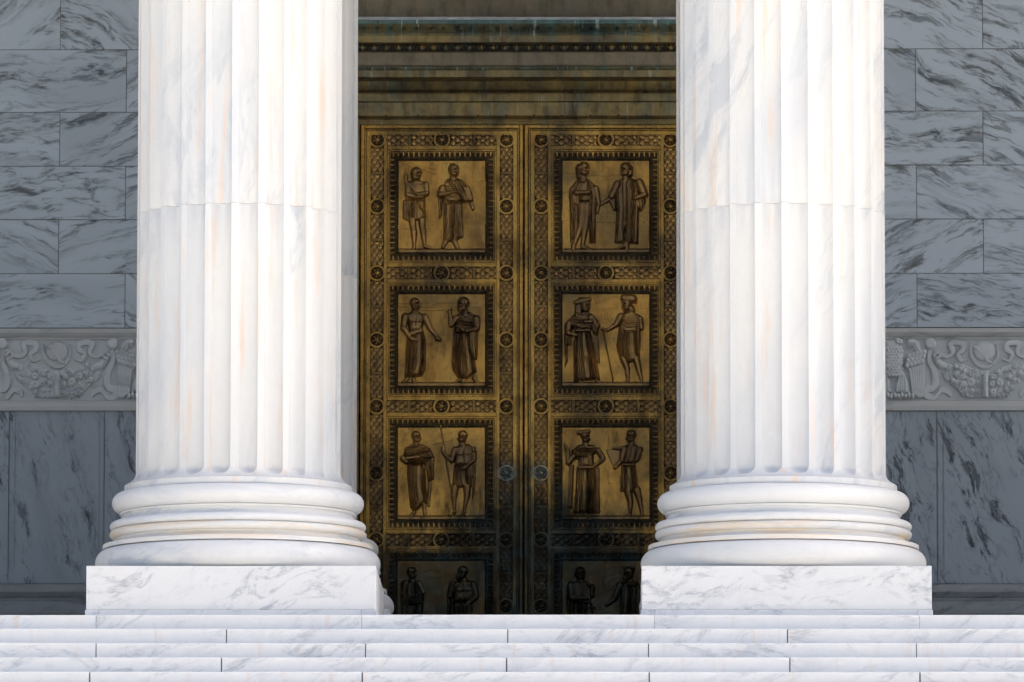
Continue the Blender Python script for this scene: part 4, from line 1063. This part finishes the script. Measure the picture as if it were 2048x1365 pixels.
# lead flashing in two lengths on the cornice top
xm = xx(992, YD-PJ)
for a, b, dyy in ((XS0, xm, 0.0), (xm-0.01, XS1, 0.6)):
    band('lead_flashing', [(PJ-0.12,33.5+dyy),(PJ+0.005+dyy*0.004,34.5+dyy),(PJ+0.006+dyy*0.004,39.6)], M['lead'], a, b)
band('cornice_fillet', [(PJ,40),(PJ,47.5)], M['teal'])
band('cyma', [(PJ-0.012,48.2),(PJ-0.020,51),(PJ-0.045,56),(PJ-0.075,61),(PJ-0.085,64.5)], M['verdigris'])
band('cyma_fillet', [(PJ-0.075,65),(PJ-0.072,67.5),(PJ-0.084,68),(PJ-0.084,71)], M['verdigris'])
band('corona', [(PJ-0.070,71.3),(PJ-0.070,85)], M['frame'])
band('egg_bed', [(PJ-0.22,86),(PJ-0.225,103)], M['near_black'])
band('frieze_band', [(PJ-0.205,103.3),(PJ-0.212,104.5),(PJ-0.23,105.5),(PJ-0.23,130),(PJ-0.215,131.3),(PJ-0.212,133)], M['grime'])
band('architrave_groove', [(PJ-0.25,133.4),(PJ-0.26,140.5)], M['verdigris'])
band('architrave_fascia', [(PJ-0.195,141),(PJ-0.195,154.2),(PJ-0.20,155)], M['frame'])
band('inner_cavetto', [(0.055,155.6),(0.05,170),(0.062,180),(0.085,183.5),(0.090,186)], M['frame'])
band('lintel_panel', [(0.052,186.6),(0.052,203)], M['frame'])
band('lintel_fascia', [(0.066,203.6),(0.086,205.5),(0.086,231.5),(0.075,233.5),(0.055,237.5),(0.060,238.2)], M['frame'])
band('head_rebate', [(0.030,238.6),(0.030,239.6),(0.052,239.8),(0.052,241.2),(0.020,241.5),(0.020,243.6),(0.046,243.9),(0.046,245.6),(0.010,246),(0.010,249.6)], M['frame'])
# dentil-like bits in the groove, cyma leaves, eggs and darts, rivets: each a mesh of its own
egg_me = None
pitch_px = 23.7
y0e, y1e = 88.0, 102.0; Ye = YD-(PJ-0.225)
k = 0
px = 725.5
while px < 1378:
    zc, h = (zz(y0e, Ye)+zz(y1e, Ye))/2, (zz(y0e, Ye)-zz(y1e, Ye))/2
    X0 = xx(px, Ye, 95)
    loc = Vector((X0, Ye, zc))
    if egg_me is None:
        m = MB(); rows = []
        for i in range(7):
            a = -pi/2+pi*i/6
            rows.append([(0.027*cos(a)*cos(b)*(1.0+0.12*sin(a)), -0.026*cos(a)*sin(b), h*0.92*sin(a)) for b in [pi*j/8 for j in range(9)]])
        m.grid(rows)
        eo = m.build('egg', M['frame'], None, None, smooth=60); egg_me = eo.data
        m = MB()
        rows = [[(0.040*cos(b), -0.016*(1 if 0.06 < b < pi-0.06 else 0), h*0.98*(1-1.9*sin(b)*0.98)) for b in [pi*j/12 for j in range(13)]],
                [(0.034*cos(b), -0.020, h*0.98*(1-1.75*sin(b)*0.98)) for b in [pi*j/12 for j in range(13)]],
                [(0.031*cos(b), -0.002, h*0.98*(1-1.70*sin(b)*0.98)) for b in [pi*j/12 for j in range(13)]]]
        m.grid(rows); so = m.build('egg_shell', M['verdigris'], None, None, smooth=40); shell_me = so.data
        m = MB(); m.v += [(-0.008,0,h),(0.008,0,h),(0,0,-h),(0,-0.022,h*0.8)]; m.f += [(0,3,2),(3,1,2),(0,1,3)]
        do = m.build('dart', M['verdigris'], None, None); dart_me = do.data
        eo.parent = so.parent = do.parent = sur; eo.location = so.location = loc-sb
        do.location = Vector((xx(px+pitch_px/2, Ye, 95), Ye, zc))-sb
    else:
        inst('egg', egg_me, sur, loc-sb); inst('egg_shell', shell_me, sur, loc-sb)
        inst('dart', dart_me, sur, Vector((xx(px+pitch_px/2, Ye, 95), Ye, zc))-sb)
    px += pitch_px
# palmette leaves on the cyma
Yc = YD-(PJ-0.060); pal_me = None; px = 728.0
while px < 1376:
    zc = zz(57.5, Yc); loc = Vector((xx(px, Yc, 57), YD-(PJ-0.045), zc))
    if pal_me is None:
        m = MB()
        for q in range(5):
            a = (q-2)*0.42; L_ = 0.034-0.003*abs(q-2)
            bb = len(m.v); n_ = (cos(a), sin(a)); d_ = (sin(a), cos(a))
            m.v += [(0,0.0,-0.026), (d_[0]*L_-n_[0]*0.007, -0.010, -0.026+d_[1]*L_*1.35), (d_[0]*L_*1.2, -0.014, -0.026+d_[1]*L_*1.75), (d_[0]*L_+n_[0]*0.007, -0.010, -0.026+d_[1]*L_*1.35), (d_[0]*L_*0.8, -0.024, -0.026+d_[1]*L_*1.1)]
            m.f += [(bb,bb+1,bb+4),(bb+1,bb+2,bb+4),(bb+2,bb+3,bb+4),(bb+3,bb,bb+4)]
        po = m.build('palmette', M['verdigris'], sur, None); po.location = loc-sb; pal_me = po.data
    else: inst('palmette', pal_me, sur, loc-sb)
    px += 26.7
riv_me = None
for row_y, dpth in ((231.0, 0.086), (160.5, 0.055)):
    for px in [772, 836, 900, 956, 1012, 1068, 1124, 1181, 1237, 1293]:
        Yr = YD-dpth; loc = Vector((xx(px, Yr, row_y), Yr, zz(row_y, Yr)))
        if riv_me is None:
            m = MB(); annulus(m, 0, 0, [(0.008,0.001),(0.008,-0.003),(0.005,-0.006),(0.0002,-0.007)], 10)
            ro = m.build('rivet', M['near_black'], sur, None, smooth=50); ro.location = loc-sb; riv_me = ro.data
        else: inst('rivet', riv_me, sur, loc-sb)
# jambs and the dark rebate round the leaves
for s in (-1, 1):
    xa, xb = XC+s*(163.0*2+1.2+2.5)*PXM, XC+s*1.765
    a, b = sorted((xa, xb))
    sfin(MB().box(a, b, YD-0.085, YD+0.1, FLOOR, zz(239, YD-0.085)-0.004).build('jamb', M['frame']))
    a, b = sorted((XC+s*(1.4+326.2)*PXM, XC+s*1.765))
    sfin(MB().box(a, b, YD+0.0, YD+0.095, FLOOR, zz(250, YD)).build('jamb_rebate', M['near_black'])) if False else None
sfin(MB().box(XC-1.46, XC+1.46, YD+0.092, YD+0.11, FLOOR, zz(249.6, YD)).build('dark_rebate', M['near_black']))
sfin(MB().box(XC-1.46, XC+1.46, YD-0.10, YD+0.09, FLOOR, dz(1376)-0.004).build('threshold', M['near_black']))
# near-black backing behind cornice ends, filling the doorway up to its head
o = MB().box(-DOORW, DOORW, YD+0.12, YD+0.5, FLOOR, zz(-60, YW)-0.005).build('doorway_backing', M['near_black'], sur); o.location = -sb
